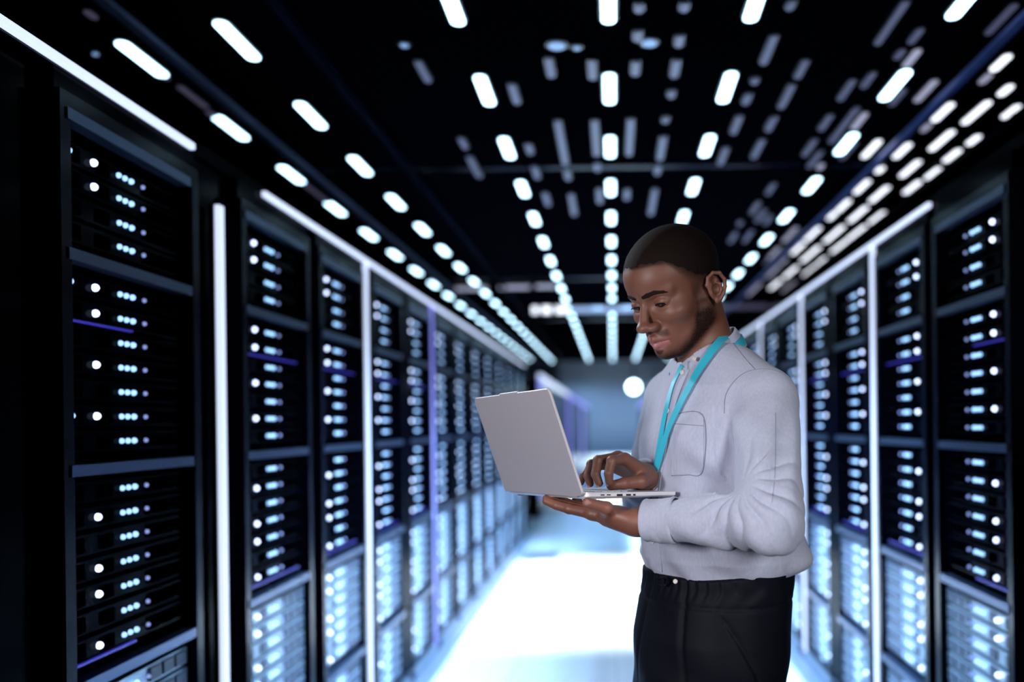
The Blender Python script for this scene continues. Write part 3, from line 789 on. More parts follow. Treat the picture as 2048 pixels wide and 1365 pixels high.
# ---- clothed torso
def prof(z, zs, vs): return np.interp(z, zs, vs)
ZS = [1.06, 1.12, 1.17, 1.24, 1.32, 1.40, 1.46, 1.50, 1.54, 1.58]
WA = [.108, .118, .136, .134, .130, .128, .118, .100, .072, .055]
WB = [.140, .148, .166, .164, .166, .172, .168, .145, .095, .060]
A0 = [.006, .008, .012, .010, .006, .004, .004, .004, .004, .006]
def torso(P, grow=0.0):
    q = to_body(P); z = q[:, 2]
    wa = prof(z, ZS, WA) + grow; wb = prof(z, ZS, WB) + grow; a = q[:, 0] - prof(z, ZS, A0)
    k = (np.abs(a / wa) ** 2.25 + np.abs(q[:, 1] / wb) ** 2.25) ** (1 / 2.25)
    d = (k - 1) * np.minimum(wa, wb)
    d = smax(d, 1.085 - z, .01); return smax(d, z - 1.56, .02)
def folds(P):
    # gathered cloth at the bend of the near elbow and above the cuff
    rel = P - EL_L; u = nrm(SH_L - EL_L); v = nrm(WR_L - EL_L)
    bis = nrm(u + v); K = rel - bis * .050
    e1 = v; e2 = nrm(u - v * (u @ v))
    k1 = K @ e1; k2 = K @ e2; r_ = np.hypot(k1, k2); ph = np.arctan2(k2, k1)      # angle round the crook
    amp = np.exp(-((r_ - .062) / .038) ** 2) * sstep(.012, .03, r_)
    wob = .35 * np.sin(r_ * 70 + 2.0) + .25 * np.sin(P[:, 2] * 95)
    ridge = np.abs(np.sin(ph * 7.6 + wob)) ** .75
    behind = 1 - np.exp(-((ph - .85) / .5) ** 2)
    near_arm = np.minimum(cone(P, SH_L, EL_L, .061, .0585), cone(P, EL_L, WR_L, .052, .037)) < .018
    d = .0078 * (.62 - ridge) * amp * behind * near_arm
    s = (P - WR_L) @ v; near = (cone(P, WR_L, EL_L, .05, .07) < .02) * sstep(.045, .075, s) * sstep(.21, .15, s)
    w1 = s * 105 + P[:, 2] * 85 + 1.1 * np.sin(P[:, 2] * 70 + s * 30)
    d += .0050 * (.6 - np.abs(np.sin(w1)) ** .8) * near * (.5 + .5 * np.sin(s * 40 + 1))
    # upper-arm creases
    s2 = (P - SH_L) @ -u; nu = (cone(P, SH_L, EL_L, .075, .07) < .02)
    d += -.0040 * np.sin(s2 * 55 + P[:, 0] * 110 + P[:, 1] * 40) * np.exp(-((s2 - .15) / .09) ** 2) * nu
    # body drape
    q = to_body(P); z = q[:, 2]
    d += -.0034 * np.sin(q[:, 1] * 64 + (z - 1.2) * 26 + 1.5 * np.sin(z * 21)) * sstep(1.40, 1.24, z)
    d += -.0060 * np.sin((z - 1.3) * 58 + q[:, 1] * 38) * np.exp(-(((q[:, 1] - .10) / .05) ** 2 + ((z - 1.36) / .08) ** 2))
    d += -.0028 * np.sin(q[:, 1] * 120) * sstep(1.165, 1.10, z)
    return d
def shirt_trunk(P): return shirt_field(P, True)
def shirt_field(P, body_only=False):
    d = torso(P)
    trap = smin(cone(P, (.190, 1.745, 1.548), SH_L + [0, 0, .012], .058, .054), cone(P, (.190, 1.760, 1.545), SH_R + [0, 0, .010], .058, .052), .02)
    d = smin(d, trap, .04)
    chest = ell(P, from_body(.055, .06, 1.38), (.07, .07, .07)); d = smin(d, chest, .04)
    chest = ell(P, from_body(.055, -.06, 1.38), (.07, .07, .07)); d = smin(d, chest, .04)
    # blouse over the waistband
    d = smin(d, ell(P, from_body(-.085, .060, 1.185), (.062, .062, .040)), .03)
    d = smin(d, ell(P, from_body(-.060, .115, 1.168), (.050, .045, .030)), .02)
    if body_only: return d + folds(P)
    arm = smin(cone(P, SH_L, EL_L, .0610, .0585), cone(P, EL_L, WR_L + (EL_L - WR_L) * .16, .0520, .0370), .018)
    def cutoff(e, wr, el):
        return smax(e, (P - wr) @ nrm(wr - el) + .012, .002)
    arm = cutoff(arm, WR_L, EL_L)
    d = smin(d, arm, .011)
    armr = smin(cone(P, SH_R, EL_R, .060, .052), cone(P, EL_R, WR_R + (EL_R - WR_R) * .16, .048, .034), .02)
    armr = cutoff(armr, WR_R, EL_R)
    d = smin(d, armr, .014)
    d = d + folds(P)
    # neck opening
    d = smax(d, -cone(P, NT, (.190, 1.747, 1.50), .056, .056), .004)
    return d

# ---- trousers
ZT = [.80, .88, .95, 1.02, 1.08, 1.12, 1.16]
TA = [.128, .130, .132, .134, .132, .130, .130]
TB = [.158, .162, .166, .166, .163, .160, .160]
TC = [.040, .040, .038, .032, .022, .014, .012]
HIPL = from_body(.034, .076, .86); HIPR = from_body(.034, -.076, .86)
KNL = from_body(.025, .095, .50); KNR = from_body(.025, -.095, .50)
ANL = from_body(-.03, .100, .10); ANR = from_body(-.03, -.100, .10)
def waist_tilt(P):      # the waistband rises towards the back
    q = to_body(P); return 1.160 + np.clip(-q[:, 0], -.12, .15) * .16
def trouser_field(P):
    q = to_body(P); z = q[:, 2]
    wa = prof(z, ZT, TA); wb = prof(z, ZT, TB); a = q[:, 0] - prof(z, ZT, TC)
    k = (np.abs(a / wa) ** 2.2 + np.abs(q[:, 1] / wb) ** 2.2) ** (1 / 2.2)
    d = (k - 1) * np.minimum(wa, wb)
    d = smax(d, .86 - z, .03)
    d = smin(d, cone(P, HIPL + [0, 0, .02], KNL, .090, .072), .03); d = smin(d, cone(P, KNL, ANL, .072, .060), .03)
    e = smin(cone(P, HIPR + [0, 0, .02], KNR, .090, .072), cone(P, KNR, ANR, .072, .060), .03)
    d = smin(d, e, .02)
    d += -.0016 * np.sin(q[:, 1] * 330 + 2 * np.sin(z * 60)) * sstep(1.085, 1.13, z)       # gathered waistband
    d += .004 * np.exp(-((z - 1.092) / .0035) ** 2) * .5
    pl = lambda b0, z0, sl: np.exp(-((q[:, 1] - b0 - (1.09 - z) * sl) / .006) ** 2) * sstep(z0 - .02, 1.05, z) * (q[:, 0] > 0)
    d += .0045 * (pl(.060, .90, .10) + pl(-.05, .90, -.1))
    d += -.0035 * np.sin((z - .9) * 34 + q[:, 1] * 30) * sstep(1.05, .95, z)
    # slanted side pocket
    sp = np.abs((q[:, 0] - .075) + (z - 1.00) * -.45)
    d += .0035 * np.exp(-(sp / .0035) ** 2) * (q[:, 1] > .05) * sstep(.93, .95, z) * sstep(1.09, 1.07, z)
    d = smax(d, z - waist_tilt(P), .004)
    d = smax(d, .055 - z, .004)
    return d

def raycast(f, px, py, d0=1.2, d1=2.2):
    dirv = np.array(((px - VPX) / F_PX, 1.0, -(py - VPY) / F_PX)); o = np.array((0, 0, CAM_Z))
    cr, sr = math.cos(-ROLL_FIX), math.sin(-ROLL_FIX)
    dirv = np.array((dirv[0] * cr - dirv[2] * sr, 1.0, dirv[0] * sr + dirv[2] * cr))
    t = d0
    for _ in range(70):
        v = f((o + dirv * t)[None])[0]
        if abs(v) < 1e-4: break
        t += v * .75 / np.linalg.norm(dirv)
        if t > d1: return None
    return o + dirv * t
ROLL_FIX = 0.0
def surf(f, pts, push=0.0):
    out = []
    for px, py in pts:
        p = raycast(f, px, py)
        if p is None: continue
        g = grad(f, p[None])[0]; g = g / (np.linalg.norm(g) + 1e-9)
        out.append((p + g * push, g))
    return out
def resample(pts, n):
    pts = np.array(pts, float); s = np.r_[0, np.cumsum(np.linalg.norm(np.diff(pts, axis=0), axis=1))]
    # smooth curve by Catmull-Rom on arc length
    u = np.linspace(0, s[-1], n); out = []
    for x in u:
        i = min(max(np.searchsorted(s, x) - 1, 0), len(pts) - 2); t = (x - s[i]) / (s[i + 1] - s[i] + 1e-9)
        p0 = pts[max(i - 1, 0)]; p1 = pts[i]; p2 = pts[i + 1]; p3 = pts[min(i + 2, len(pts) - 1)]
        out.append(.5 * ((2 * p1) + (-p0 + p2) * t + (2 * p0 - 5 * p1 + 4 * p2 - p3) * t * t + (-p0 + 3 * p1 - 3 * p2 + p3) * t ** 3))
    return out
def ribbon(name, f, pts, width, m, parent, push=.003, thick=.0012, n=60, smoothit=6):
    hit = surf(f, resample(pts, n), push)
    P = np.array([h[0] for h in hit]); G = np.array([h[1] for h in hit])
    for _ in range(smoothit):
        P[1:-1] = .5 * P[1:-1] + .25 * (P[:-2] + P[2:]); G[1:-1] = .5 * G[1:-1] + .25 * (G[:-2] + G[2:])
    mb = MB(); w_ = width if isinstance(width, (list, tuple)) else (width, width)
    for i in range(len(P)):
        t = P[min(i + 1, len(P) - 1)] - P[max(i - 1, 0)]; t = nrm(t); sd = nrm(np.cross(G[i], t)); g = nrm(np.cross(t, sd))
        if g @ G[i] < 0: g = -g
        ww = w_[0] + (w_[1] - w_[0]) * i / (len(P) - 1)
        for a, c in ((-.5, 0), (.5, 0), (.5, 1), (-.5, 1)): mb.v.append(tuple(P[i] + sd * a * ww + g * c * thick))
    for i in range(len(P) - 1):
        b0 = i * 4
        for k in range(4): mb.f.append((b0 + k, b0 + (k + 1) % 4, b0 + 4 + (k + 1) % 4, b0 + 4 + k)); mb.m.append(0)
    mb.f += [(3, 2, 1, 0), tuple(len(mb.v) - 4 + k for k in range(4))]; mb.m += [0, 0]
    o = mb.build(name, m, parent)
    return o
def seam(f, pts, parent, r=.0007, n=40, m=None, name='seam', push=.0002):
    hit = surf(f, resample(pts, n), push)
    if len(hit) < 2: return
    mb = MB(); mb.tube([h[0] for h in hit], r, 6); return mb.build(name, m or M['seam'], parent, smooth=True)

# ---- skin: head, neck, hands, slim body inside the clothes, one mesh
def inner(P):
    d = torso(P, -.020)
    d = smin(d, cone(P, SH_L, EL_L, .048, .040), .02); d = smin(d, cone(P, EL_L, WR_L, .038, .026), .015)
    d = smin(d, cone(P, SH_R, EL_R, .045, .038), .02); d = smin(d, cone(P, EL_R, WR_R, .036, .026), .015)
    d = smin(d, cone(P, (.190, 1.745, 1.50), NB, .056, .056), .03)
    q = to_body(P)
    hp = ell(P, from_body(.01, 0, .98), (.115, .125, .14)); d = smin(d, hp, .05)
    for h_, k_, a_ in ((HIPL, KNL, ANL), (HIPR, KNR, ANR)):
        d = smin(d, cone(P, h_, k_, .078, .055), .03); d = smin(d, cone(P, k_, a_, .052, .038), .02)
    return d
import time as _t
_t0 = _t.time()
parts = []
Vh, Fh = mesh_field(head_field, HO - [.16, .16, .20], HO + [.17, .16, .15], .0014)
parts.append((Vh, Fh))
Vl, Fl = mesh_field(left_hand, (-.19, 1.44, 1.20), (.16, 1.74, 1.34), .0015); parts.append((Vl, Fl))
Vr, Fr = mesh_field(right_hand, (-.10, 1.55, 1.26), (.14, 1.86, 1.41), .0015); parts.append((Vr, Fr))
Vi, Fi = mesh_field(inner, (-.05, 1.38, .06), (.45, 2.08, 1.60), .006); parts.append((Vi, Fi))
V = np.concatenate([p[0] for p in parts]); off = 0; FF = []
for p in parts: FF.append(p[1] + off); off += len(p[0])
FF = np.concatenate(FF)
base = np.array((.165, .064, .041))
tone = np.tile(base, (len(V), 1))
nh = len(Vh); q = to_head(Vh); ab = np.abs(q[:, 1])
rs = np.random.RandomState(3)
def mixc(m, col):
    tone[:nh] = tone[:nh] * (1 - m[:, None]) + np.array(col) * m[:, None]
lipm = sstep(.009, .0, np.abs(q[:, 2] + .0765) - .0035 - .006 * sstep(.026, .004, ab)) * sstep(.029, .024, ab) * (q[:, 0] > .07)
lipm = np.clip(lipm, 0, 1)
upb = np.interp(q[:, 0], [-.02, .008, .020, .034, .050, .070, .090], [-.018, -.020, -.040, -.066, -.084, -.0925, -.0965])
lowb = np.interp(q[:, 0], [-.03, .0, .03, .055, .08], [-.070, -.086, -.102, -.118, -.130])
beard = sstep(.012, -.020, q[:, 2] - upb) * sstep(-.030, .004, q[:, 0] + .25 * np.clip(-.07 - q[:, 2], 0, 1)) * sstep(-.010, .008, q[:, 2] - lowb) * (ab < .0735)
beard *= .45 + .55 * sstep(-.040, -.062, q[:, 2])
beard = np.maximum(beard, sstep(.017, .008, np.hypot((ab - .020) * .6, (q[:, 2] + .0640) * 2.2)) * .55 * (q[:, 0] > .07) * sstep(.034, .028, ab))
beard = np.maximum(beard, .8 * sstep(.008, .004, np.hypot(ab * .6, (q[:, 2] + .095))) * (q[:, 0] > .07))
beard *= (1 - lipm) * sstep(-.150, -.128, q[:, 2]); beard *= .70 + .30 * rs.rand(nh)
hlv = np.interp(q[:, 0], [-.09, -.075, -.055, -.035, -.012, .008, .026, .044, .056, .085], [-.050, -.045, -.022, .004, .014, .020, .034, .050, .066, .0715])
fw = np.interp(q[:, 0], [-.03, .03, .05, .07], [.034, .030, .014, .007])
fade = sstep(-1, .15, (q[:, 2] - hlv) / fw)
burn = sstep(.016, .006, np.abs(q[:, 0] - .014 - .1 * q[:, 2])) * sstep(-.05, -.03, q[:, 2]) * sstep(.03, .01, q[:, 2]) * (ab > .05) * .6
fade = np.maximum(fade, burn)
earm = (ab > .0755) & (q[:, 2] < .018) & (q[:, 0] < .004) & (q[:, 0] > -.045)
fade = np.clip(fade, 0, 1) * np.where(earm, 0, 1) * .85
mixc(np.clip(beard * 1.15, 0, .96), (.0065, .0040, .0035))
mixc(fade, (.016, .010, .009))
mixc(lipm * np.where(q[:, 2] < -.0765, .80, .18), (.36, .12, .12))
# hands: lighter palms
nl = len(Vl); ql = (Vl - WR_L) @ ln_
tone[nh:nh + nl] = tone[nh:nh + nl] * (1 + .5 * sstep(-.004, .008, ql))[:, None]
person = np_mesh('person', V, FF, M['skin'], tone=tone)
tag(person, 'man in grey-blue button-down shirt and black trousers standing and typing on a laptop', 'person')

# hair: cropped cap a millimetre off the scalp
def hair_field(P):
    q = to_head(P); ab = np.abs(q[:, 1])
    d = skull(q, False) * HS
    # hairline: above forehead, temples, behind the ears, nape
    hl = np.interp(q[:, 0], [-.09, -.075, -.055, -.035, -.012, .008, .026, .044, .056, .085], [-.050, -.045, -.022, .004, .014, .020, .034, .050, .066, .0715])
    hl = hl + .0015 * np.sin(q[:, 0] * 420) + .0012 * np.sin(q[:, 1] * 390)
    d = d - .0007 - .0013 * sstep(0, .03, q[:, 2] - hl)
    cut = hl - q[:, 2]
    return smax(d, cut * .9, .003)
Vq, Fq = mesh_field(hair_field, HO - [.15, .16, .10], HO + [.16, .16, .16], .0018)
keep = skull(to_head(Vq), False) * HS > .0003
Fq = Fq[keep[Fq].all(1)]
used = np.unique(Fq); remap = -np.ones(len(Vq), int); remap[used] = np.arange(len(used))
hair = np_mesh('hair', Vq[used], remap[Fq], M['hair'], person)

# eyes, brows, lashes
def sphere_mesh(c, r, n=20, m_=14):
    vs = []; fs = []
    for i in range(m_ + 1):
        th = math.pi * i / m_
        for j in range(n):
            ph = 2 * math.pi * j / n; vs.append(np.array((math.cos(th), math.sin(th) * math.cos(ph), math.sin(th) * math.sin(ph))))
    for i in range(m_):
        for j in range(n): fs.append((i * n + j, i * n + (j + 1) % n, (i + 1) * n + (j + 1) % n, (i + 1) * n + j))
    return np.array(vs), np.array(fs)
M['eyeball'] = mat('eyeball', (.5, .42, .40), .12); M['iris'] = mat('iris', (.012, .005, .004), .08)
for s in (-1, 1):
    vs, fs = sphere_mesh(None, 1)
    look = nrm((.90, 0.05, -.36)); R_ = Vector((1, 0, 0)).rotation_difference(Vector(look)).to_matrix(); R_ = np.array(R_)
    c = np.array((.0682, s * .0315, -.0020))
    vv = np.array([from_head(c + (R_ @ v) * .0128) for v in vs])
    o = np_mesh('eye', vv, fs, [M['eyeball'], M['iris']], person)
    for p in o.data.polygons:
        if p.index < 14 * 20 and (p.index // 20) < 4: p.material_index = 1
    pts = []
    for t in np.linspace(-1, 1, 13):
        pts.append(from_head((.0838 - .0045 * t * t, s * (.0325 + .0135 * t), -.0010 - .0038 * t * t)))
    mb = MB(); mb.tube(pts, [.0004] + [.0010] * 11 + [.0004], 6); mb.build('eyelashes', M['brow'], person, smooth=True)
    # brow, hugging the surface
    def bf(P, s=s):
        q = to_head(P); d = skull(q) * HS - .0016
        bb = s * q[:, 1]
        ch = chain(np.stack([q[:, 0] * 0, bb, q[:, 2]], 1), [(0, .011, .0175), (0, .021, .0195), (0, .034, .0210), (0, .046, .0175), (0, .052, .0145)], [.0034, .0042, .0038, .0026, .0010], .002)
        d = smax(d, ch, .002); return np.maximum(d, .04 - q[:, 0])
    cc = from_head((.075, s * .03, .018))
    Vb, Fb = mesh_field(bf, cc - .045, cc + .045, .0010)
    kp = skull(to_head(Vb)) * HS > .0002; Fb = Fb[kp[Fb].all(1)]
    us = np.unique(Fb); rm = -np.ones(len(Vb), int); rm[us] = np.arange(len(us))
    np_mesh('eyebrow', Vb[us], rm[Fb], M['brow'], person)

# fingernails: thin domed plates on the thumb and the near fingertips
def nail(tip, prev, nn, r_):
    ax = nrm(np.array(tip) - np.array(prev)); nn = np.array(nn, float); nn = nrm(nn - ax * (nn @ ax)); sd = np.cross(ax, nn)
    vs = []; fs = []
    for i in range(6):
        for j in range(7):
            u = -1 + 2 * j / 6; v = i / 5; w_ = r_ * .78 * (1 - .35 * max(0, v - .6) / .4)
            a = u * 1.0
            vs.append(np.array(tip) + ax * (-r_ * .5 + v * r_ * 1.45) + sd * math.sin(a) * w_ * 1.1 + nn * (math.cos(a) * r_ * (1.05 - .25 * max(0, v - .45))))
    for i in range(5):
        for j in range(6): fs.append((i * 7 + j, i * 7 + j + 1, (i + 1) * 7 + j + 1, (i + 1) * 7 + j))
    np_mesh('fingernail', np.array(vs), np.array(fs), M['nail'], person)
nail(LTHUMB[0][3], LTHUMB[0][2], (-.2, -.95, .25), .0086)
for p, r_ in RFING: nail(p[3], p[2], (-.9, -.35, .15), r_ * .78)

# ---- shirt
shirt_root = None
Vs, Fs = mesh_field(shirt_field, (-.02, 1.36, 1.07), (.46, 2.08, 1.63), .0032)
shirt = np_mesh('shirt', Vs, Fs, M['shirt'], person)
def ring_part(name, wr, el, r0, r1, s0, s1, thick, parent):
    ax = nrm(wr - el); u = nrm(np.cross(ax, (0, 0, 1))); v = np.cross(ax, u); mb = MB(); N = 48; prof_ = []
    L_ = s1 - s0
    for t, dr in ((0, -.001), (0.02, .0015), (.06, .0022), (.12, .0012), (.5, .0014), (.88, .0012), (.94, .0022), (.98, .0015), (1, 0)): prof_.append((s0 + L_ * t, r0 + (r1 - r0) * t + dr))
    prof_ += [(s1 - .0005, r1 - thick), (s0 + L_ * .5, (r0 + r1) / 2 - thick)]
    for s, r_ in prof_:
        for k in range(N):
            a = 2 * math.pi * k / N; rr = r_ + .0010 * math.sin(3 * a + s * 90) * (1 if s < s1 else .6)
            mb.v.append(tuple(wr + ax * s + (u * math.cos(a) * 0.94 + v * math.sin(a) * 1.03) * rr))
    for i in range(len(prof_) - 1):
        for k in range(N): mb.f.append((i * N + k, i * N + (k + 1) % N, (i + 1) * N + (k + 1) % N, (i + 1) * N + k)); mb.m.append(0)
    return mb.build(name, M['shirt'], parent, smooth=True)
ring_part('cuff', WR_L, EL_L, .0385, .0345, -.062, -.002, .003, shirt)
ring_part('cuff', WR_R, EL_R, .0365, .0335, -.060, -.004, .003, shirt)

# collar: band with a folded leaf, open at the throat
def collar():
    ax = nrm(NT - NB); c0 = NB + ax * .022 - BF * .004
    fwd = nrm(BF - ax * (BF @ ax)); lat = np.cross(ax, fwd); lat = lat if lat @ BL > 0 else -lat
    N = 64; gap = .20; mb = MB()
    prof_ = []
    for k in range(N + 1):
        th = gap + (2 * math.pi - 2 * gap) * k / N       # 0 = throat
        fr = (math.cos(th) + 1) / 2                      # 1 at the throat, 0 at the nape
        drop = .006 + .010 * fr
        pt = max(0, 1 - min(abs(th - gap), abs(2 * math.pi - gap - th)) / .55)
        rad = fwd * math.cos(th) + lat * math.sin(th)
        def at(r_, h_): return c0 + rad * r_ * (1 + .06 * fr) + ax * h_
        top = .052 - .052 * fr
        tang = -fwd * math.sin(th) + lat * math.cos(th); sgn = 1 if th < math.pi else -1
        low = top - .036 - .020 * pt
        rows_ = [at(.0600, -.022), at(.0595, top - .004), at(.0605, top), at(.0640, top + .001), at(.0665, top - .004),
                 at(.0710 + .004 * pt, top - .018 - .010 * pt), at(.0775 + .010 * pt, low), at(.0760 + .010 * pt, low - .0006), at(.0690 + .003 * pt, top - .018 - .008 * pt), at(.0640, top - .006)]
        for r_ in rows_: mb.v.append(tuple(r_))
    n = 10
    for k in range(N):
        for j in range(n - 1): mb.f.append((k * n + j, k * n + j + 1, (k + 1) * n + j + 1, (k + 1) * n + j)); mb.m.append(0)
    return mb.build('collar', M['shirt'], shirt, smooth=True)
col_o = collar()
mdf = col_o.modifiers.new('solid', 'SOLIDIFY'); mdf.thickness = .0012

ribbon('placket', shirt_trunk, [(1372, 738), (1358, 772), (1344, 810), (1332, 850), (1321, 900), (1313, 950), (1308, 1000), (1306, 1060), (1310, 1140)], .030, M['shirt'], shirt, push=.0004, thick=.0016, n=70, smoothit=3)
def button(px, py, r_=.0052, parent=shirt, f=shirt_trunk, push=.003):
    h = surf(f, [(px, py)], push)
    if not h: return
    p, g = h[0]; u = nrm(np.cross(g, (0, 0, 1))); v = np.cross(g, u); mb = MB(); n = 18
    for rr, hh in ((r_, 0), (r_, .0012), (r_ * .8, .0018), (r_ * .7, .0012)):
        for k in range(n): a = 6.2832 * k / n; mb.v.append(tuple(p + (u * math.cos(a) + v * math.sin(a)) * rr + g * hh))
    for i in range(3):
        for k in range(n): mb.f.append((i * n + k, i * n + (k + 1) % n, (i + 1) * n + (k + 1) % n, (i + 1) * n + k)); mb.m.append(0)
    mb.f.append(tuple(range(3 * n, 4 * n))); mb.m.append(0)
    b0 = len(mb.v)
    mb.build('button', M['button'], parent)
for px, py in ((1368, 748), (1338, 824), (1318, 905), (1306, 1085)): button(px, py)
button(1398, 724, .0046, push=.012)
# chest pocket
def patch(name, f, quad, m, parent, push=.0012, nu=16, nv=16):
    (ax_, ay_), (bx_, by_), (cx_, cy_), (dx_, dy_) = quad; mb = MB()
    for side_ in (push, .0):
        for i in range(nu + 1):
            for j in range(nv + 1):
                u = i / nu; v = j / nv
                px = (ax_ * (1 - u) + bx_ * u) * (1 - v) + (dx_ * (1 - u) + cx_ * u) * v; py = (ay_ * (1 - u) + by_ * u) * (1 - v) + (dy_ * (1 - u) + cy_ * u) * v
                p = raycast(f, px, py); g = grad(f, p[None])[0]; g = nrm(g); mb.v.append(tuple(p + g * (side_ - (0 if side_ else .002))))
    n = nv + 1; o1 = (nu + 1) * n
    for i in range(nu):
        for j in range(nv):
            q_ = (i * n + j, i * n + j + 1, (i + 1) * n + j + 1, (i + 1) * n + j); mb.f.append(q_); mb.f.append(tuple(o1 + k for k in q_[::-1]))
    for i in range(nu):
        for a in (0, nv): mb.f.append((i * n + a, (i + 1) * n + a, o1 + (i + 1) * n + a, o1 + i * n + a))
    for j in range(nv):
        for a in (0, nu): mb.f.append((a * n + j, a * n + j + 1, o1 + a * n + j + 1, o1 + a * n + j))
    mb.m = [0] * len(mb.f); return mb.build(name, m, parent, smooth=False)
pk = patch('chest_pocket', shirt_trunk, [(1350, 829), (1408, 834), (1406, 944), (1342, 954)], M['shirt'], shirt)
seam(shirt_trunk, [(1351, 830), (1407, 835), (1405, 943), (1374, 952), (1343, 953)], pk, push=.0013)
seam(shirt_trunk, [(1351, 850), (1407, 855)], pk, push=.0013)
seam(shirt_field, [(1449, 830), (1452, 795), (1468, 768), (1490, 750), (1515, 743), (1545, 744), (1572, 754)], shirt)
seam(shirt_field, [(1468, 690), (1485, 712), (1500, 730), (1512, 743)], shirt)
seam(shirt_field, [(1551, 830), (1550, 900), (1548, 960), (1542, 1010)], shirt, r=.0004)

# ---- lanyard
lan = ribbon('lanyard', shirt_trunk, [(1476, 657), (1456, 678), (1430, 708), (1405, 745), (1382, 785), (1362, 822), (1344, 862), (1330, 902), (1316, 944)], (.019, .015), M['lanyard'], person, push=.0085, thick=.001, n=80, smoothit=10)
ribbon('lanyard_strap', shirt_trunk, [(1369, 733), (1349, 775), (1338, 815), (1328, 860), (1320, 905), (1313, 944)], (.010, .015), M['lanyard_light'], lan, push=.0045, thick=.001, n=60, smoothit=8)
def collar_strap():
    ax = nrm(NT - NB); c0 = NB + ax * .030; fwd = nrm(BF - ax * (BF @ ax)); lat = np.cross(ax, fwd); lat = lat if lat @ BL > 0 else -lat
    mb = MB(); N = 40; n = 0
    for k in range(N + 1):
        th = .95 + (2 * math.pi - 1.6) * k / N; fr = (math.cos(th) + 1) / 2
        rad = fwd * math.cos(th) + lat * math.sin(th)
        cen = c0 + rad * (.0770 + .005 * fr) + ax * (.019 - .050 * fr)
        for a, c in ((-.5, 0), (.5, 0), (.5, 1), (-.5, 1)): mb.v.append(tuple(cen + ax * a * .017 - rad * a * .004 + rad * c * .001))
    for i in range(N):
        for k in range(4): mb.f.append((i * 4 + k, i * 4 + (k + 1) % 4, i * 4 + 4 + (k + 1) % 4, i * 4 + 4 + k)); mb.m.append(0)
    return mb.build('neck_strap', M['lanyard'], lan)
collar_strap()
h = surf(shirt_trunk, [(1314, 950), (1313, 966), (1312, 985), (1311, 1002)], .010)
mb = MB(); mb.tube([h[0][0], h[1][0]], .0045, 10); mb.build('clasp', M['clear'], lan, smooth=True)
bh = surf(shirt_trunk, [(1308, 1008)], .010)[0]
mb = MB(); mb.tube([h[1][0], bh[0]], .0012, 6); mb.build('clip_cord', M['port'], lan)
u = nrm(np.cross(bh[1], (0, 0, 1))); mb = MB()
for c in (0, .002):
    for a, z_ in ((-.020, 0), (.020, 0), (.020, -.030), (-.020, -.030)): mb.v.append(tuple(bh[0] + u * a + np.array((0, 0, z_)) + bh[1] * c))
mb.f = [(0, 1, 2, 3), (7, 6, 5, 4), (0, 4, 5, 1), (1, 5, 6, 2), (2, 6, 7, 3), (3, 7, 4, 0)]; mb.m = [0] * 6
mb.build('badge_holder', M['clear'], lan)

# ---- trousers, shoes
Vt, Ft = mesh_field(trouser_field, (-.03, 1.50, .04), (.42, 2.00, 1.18), .0045)
trousers = np_mesh('trousers', Vt, Ft, M['trouser'], person)
tie = surf(trouser_field, [(1338, 1163)], .004)[0]
mb = MB(); mb.tube([tie[0] + np.array(o_) for o_ in ((-.022, 0, .004), (-.010, -.004, .008), (0, -.004, 0), (-.008, -.004, -.008), (-.020, 0, -.004))], .003, 8); mb.build('drawstring_bow', M['trouser'], trousers, smooth=True)
button(1348, 1165, .0045, trousers, trouser_field, .003)
for a_, s in ((ANL, 1), (ANR, -1)):
    heel = a_ * [1, 1, 0] - BF * .035; toe = a_ * [1, 1, 0] + BF * .17 + BL * s * .02
    def shoe(P, heel=heel, toe=toe, a_=a_):
        d = cone(P, heel + [0, 0, .045], toe + [0, 0, .030], .040, .040)
        d = smin(d, cone(P, heel + [0, 0, .05] + BF * .02, a_ + [0, 0, .02], .042, .045), .02)
        return smax(d, .002 - P[:, 2], .004)
    lo = np.minimum(heel, toe) - .07; hi = np.maximum(heel, toe) + .07; lo[2] = -.01; hi[2] = .18
    Vx, Fx = mesh_field(shoe, lo, hi, .005)
    np_mesh('shoe', Vx, Fx, M['shoe'], person)
print('person built in %.1f s' % (_t.time() - _t0), len(V), len(Vs), len(Vt))

# ------------------------------------------------------------------ laptop
S_ = .95
P1 = np.array((-.0515 * S_, 1.6 * S_, CAM_Z - .1284 * S_)); lu = nrm((.83, .555, -.045)); lh = nrm(np.array((-.555, .83, -.026)))
lh = nrm(lh - lu * (lh @ lu)); lz = np.cross(lu, lh); lz = lz if lz[2] > 0 else -lz
LW, LD_, LT = .31 * S_, .21 * S_, .0085
laptop = empty('laptop', tuple(P1)); laptop.rotation_mode = 'QUATERNION'
laptop.rotation_quaternion = Matrix(np.stack([lu, lh, np.cross(lu, lh)], 1).tolist()).to_quaternion()
up = 1 if np.cross(lu, lh)[2] > 0 else -1      # local +z is the upper side
tag(laptop, 'open silver laptop held level on the man\'s left hand', 'laptop')
def rounded(x0, x1, y0, y1, r, n=5):
    pts = []
    for cx, cy, a0 in ((x1 - r, y0 + r, -90), (x1 - r, y1 - r, 0), (x0 + r, y1 - r, 90), (x0 + r, y0 + r, 180)):
        for i in range(n + 1):
            a = math.radians(a0 + 90 * i / n); pts.append((cx + r * math.cos(a), cy + r * math.sin(a)))
    return pts
mb = MB(); pts = rounded(0, LD_, 0, LW, .010)
n = len(pts); b0 = 0
for sc_, zf in ((.006, -LT * .9), (.0, -LT * .35), (.0, LT * .25), (.0015, LT * .5)):
    for x, y in pts:
        tz = zf if zf > 0 else zf * (1 - .45 * x / LD_)
        mb.v.append((min(max(x, sc_), LD_ - sc_), min(max(y, sc_), LW - sc_), tz))
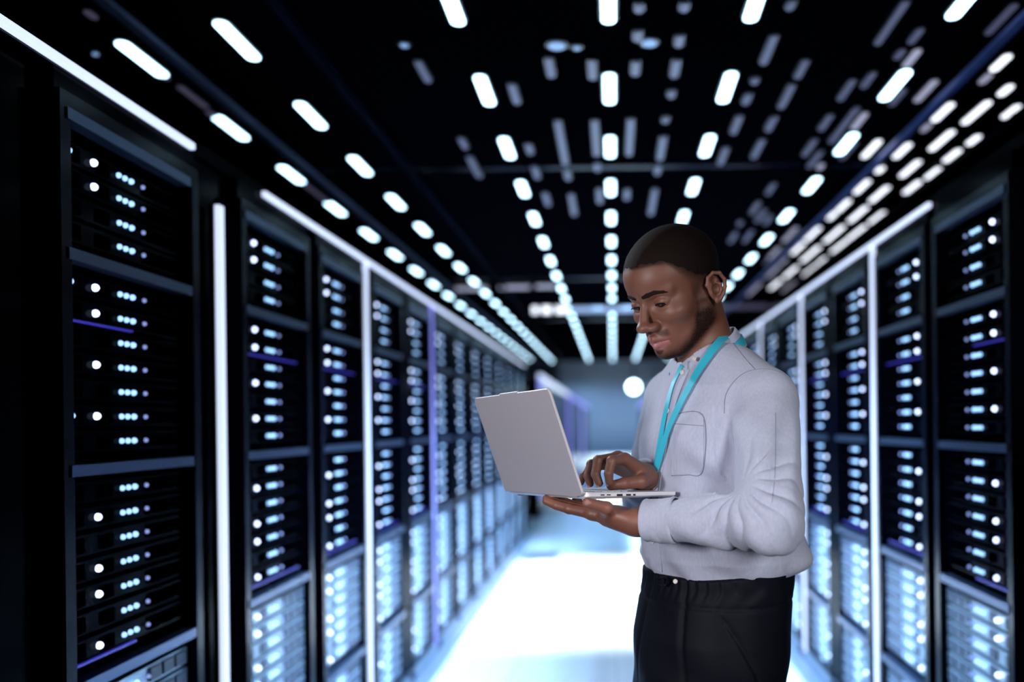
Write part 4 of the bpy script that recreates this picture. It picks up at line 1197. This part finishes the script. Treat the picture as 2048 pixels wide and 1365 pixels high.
for i in range(3):
    for k in range(n): mb.f.append((i * n + k, i * n + (k + 1) % n, (i + 1) * n + (k + 1) % n, (i + 1) * n + k)); mb.m.append(0)
mb.f += [tuple(range(n))[::-1], tuple(range(3 * n, 4 * n))]; mb.m += [0, 0]
basep = mb.build('base', M['laptop_edge'], laptop)
mb = MB(); mb.box(.030, .105, .020, LW - .020, LT * .5, LT * .5 + .0004); kb = mb.build('keyboard_deck', M['port'], basep)
mb = MB()
for r_ in range(5):
    for c_ in range(14):
        y0 = .022 + c_ * (LW - .044) / 14; x0 = .032 + r_ * .0144
        mb.box(x0 + .001, x0 + .0134, y0 + .001, y0 + (LW - .044) / 14 - .001, LT * .5 + .0004, LT * .5 + .0016)
mb.build('keys', M['keys'], basep)
mb = MB(); mb.box(.120, .180, LW * .5 - .045, LW * .5 + .045, LT * .5, LT * .5 + .0004); mb.build('touchpad', M['laptop'], basep)
for x0, x1, z0, z1, nm in ((.030, .038, -.0012, .0008, 'usb_port'), (.043, .051, -.0012, .0008, 'usb_port'), (.064, .076, -.0026, .0012, 'hdmi_port'), (.084, .094, -.0022, .0010, 'usb_port'), (.099, .104, -.002, .001, 'card_slot')):
    mb = MB(); mb.box(x0, x1, -.0005, .003, z0, z1); mb.build(nm, M['port'], basep)
# lid
la, lb = .365, .931
lid = empty('lid', (0, 0, 0)); lid.parent = laptop
lid.rotation_euler = (0, math.atan2(la, lb) * -1, 0)
LHt = .205 * S_
mb = MB()
def lidpts(): return None
T_ = .0048
prof2 = rounded(0.0, LHt, 0, LW, .009)       # x here = up the lid, y = width
for xx in (-T_ - .002, -.002):
    for h_, y in prof2: mb.v.append((xx, y, h_))
n = len(prof2)
mb.f += [tuple(range(n)), tuple(range(n, 2 * n))[::-1]]; mb.m += [0, 0]
for k in range(n): mb.f.append((k, n + k, n + (k + 1) % n, (k + 1) % n)); mb.m.append(1)
lidm = mb.build('lid_shell', [M['laptop'], M['laptop_edge']], laptop, bevel=.0008)
bpy.data.objects.remove(lid)
lidm.rotation_euler = (0, -math.atan2(la, lb), 0)
mb = MB(); mb.box(-.0022, -.0016, .006, LW - .006, .010, LHt - .006); mb.build('screen', M['screen'], lidm)
mb = MB(); mb.box(-T_ - .0018, -.0022, LW * .38, LW * .62, LHt - .001, LHt + .0022); mb.build('camera_notch', M['laptop'], lidm, bevel=.001)
mb = MB(); mb.tube([(-.003, .02, 0), (-.003, LW - .02, 0)], .0040, 12); mb.build('hinge', M['laptop'], laptop, smooth=True)
for y in (.035, LW - .035):
    mb = MB(); mb.poly_prism([(x + .012, yy + y) for x, yy in stadium(.008, .020)], -LT * .9 - .002, -LT * .8); mb.build('rubber_foot', M['port'], basep)
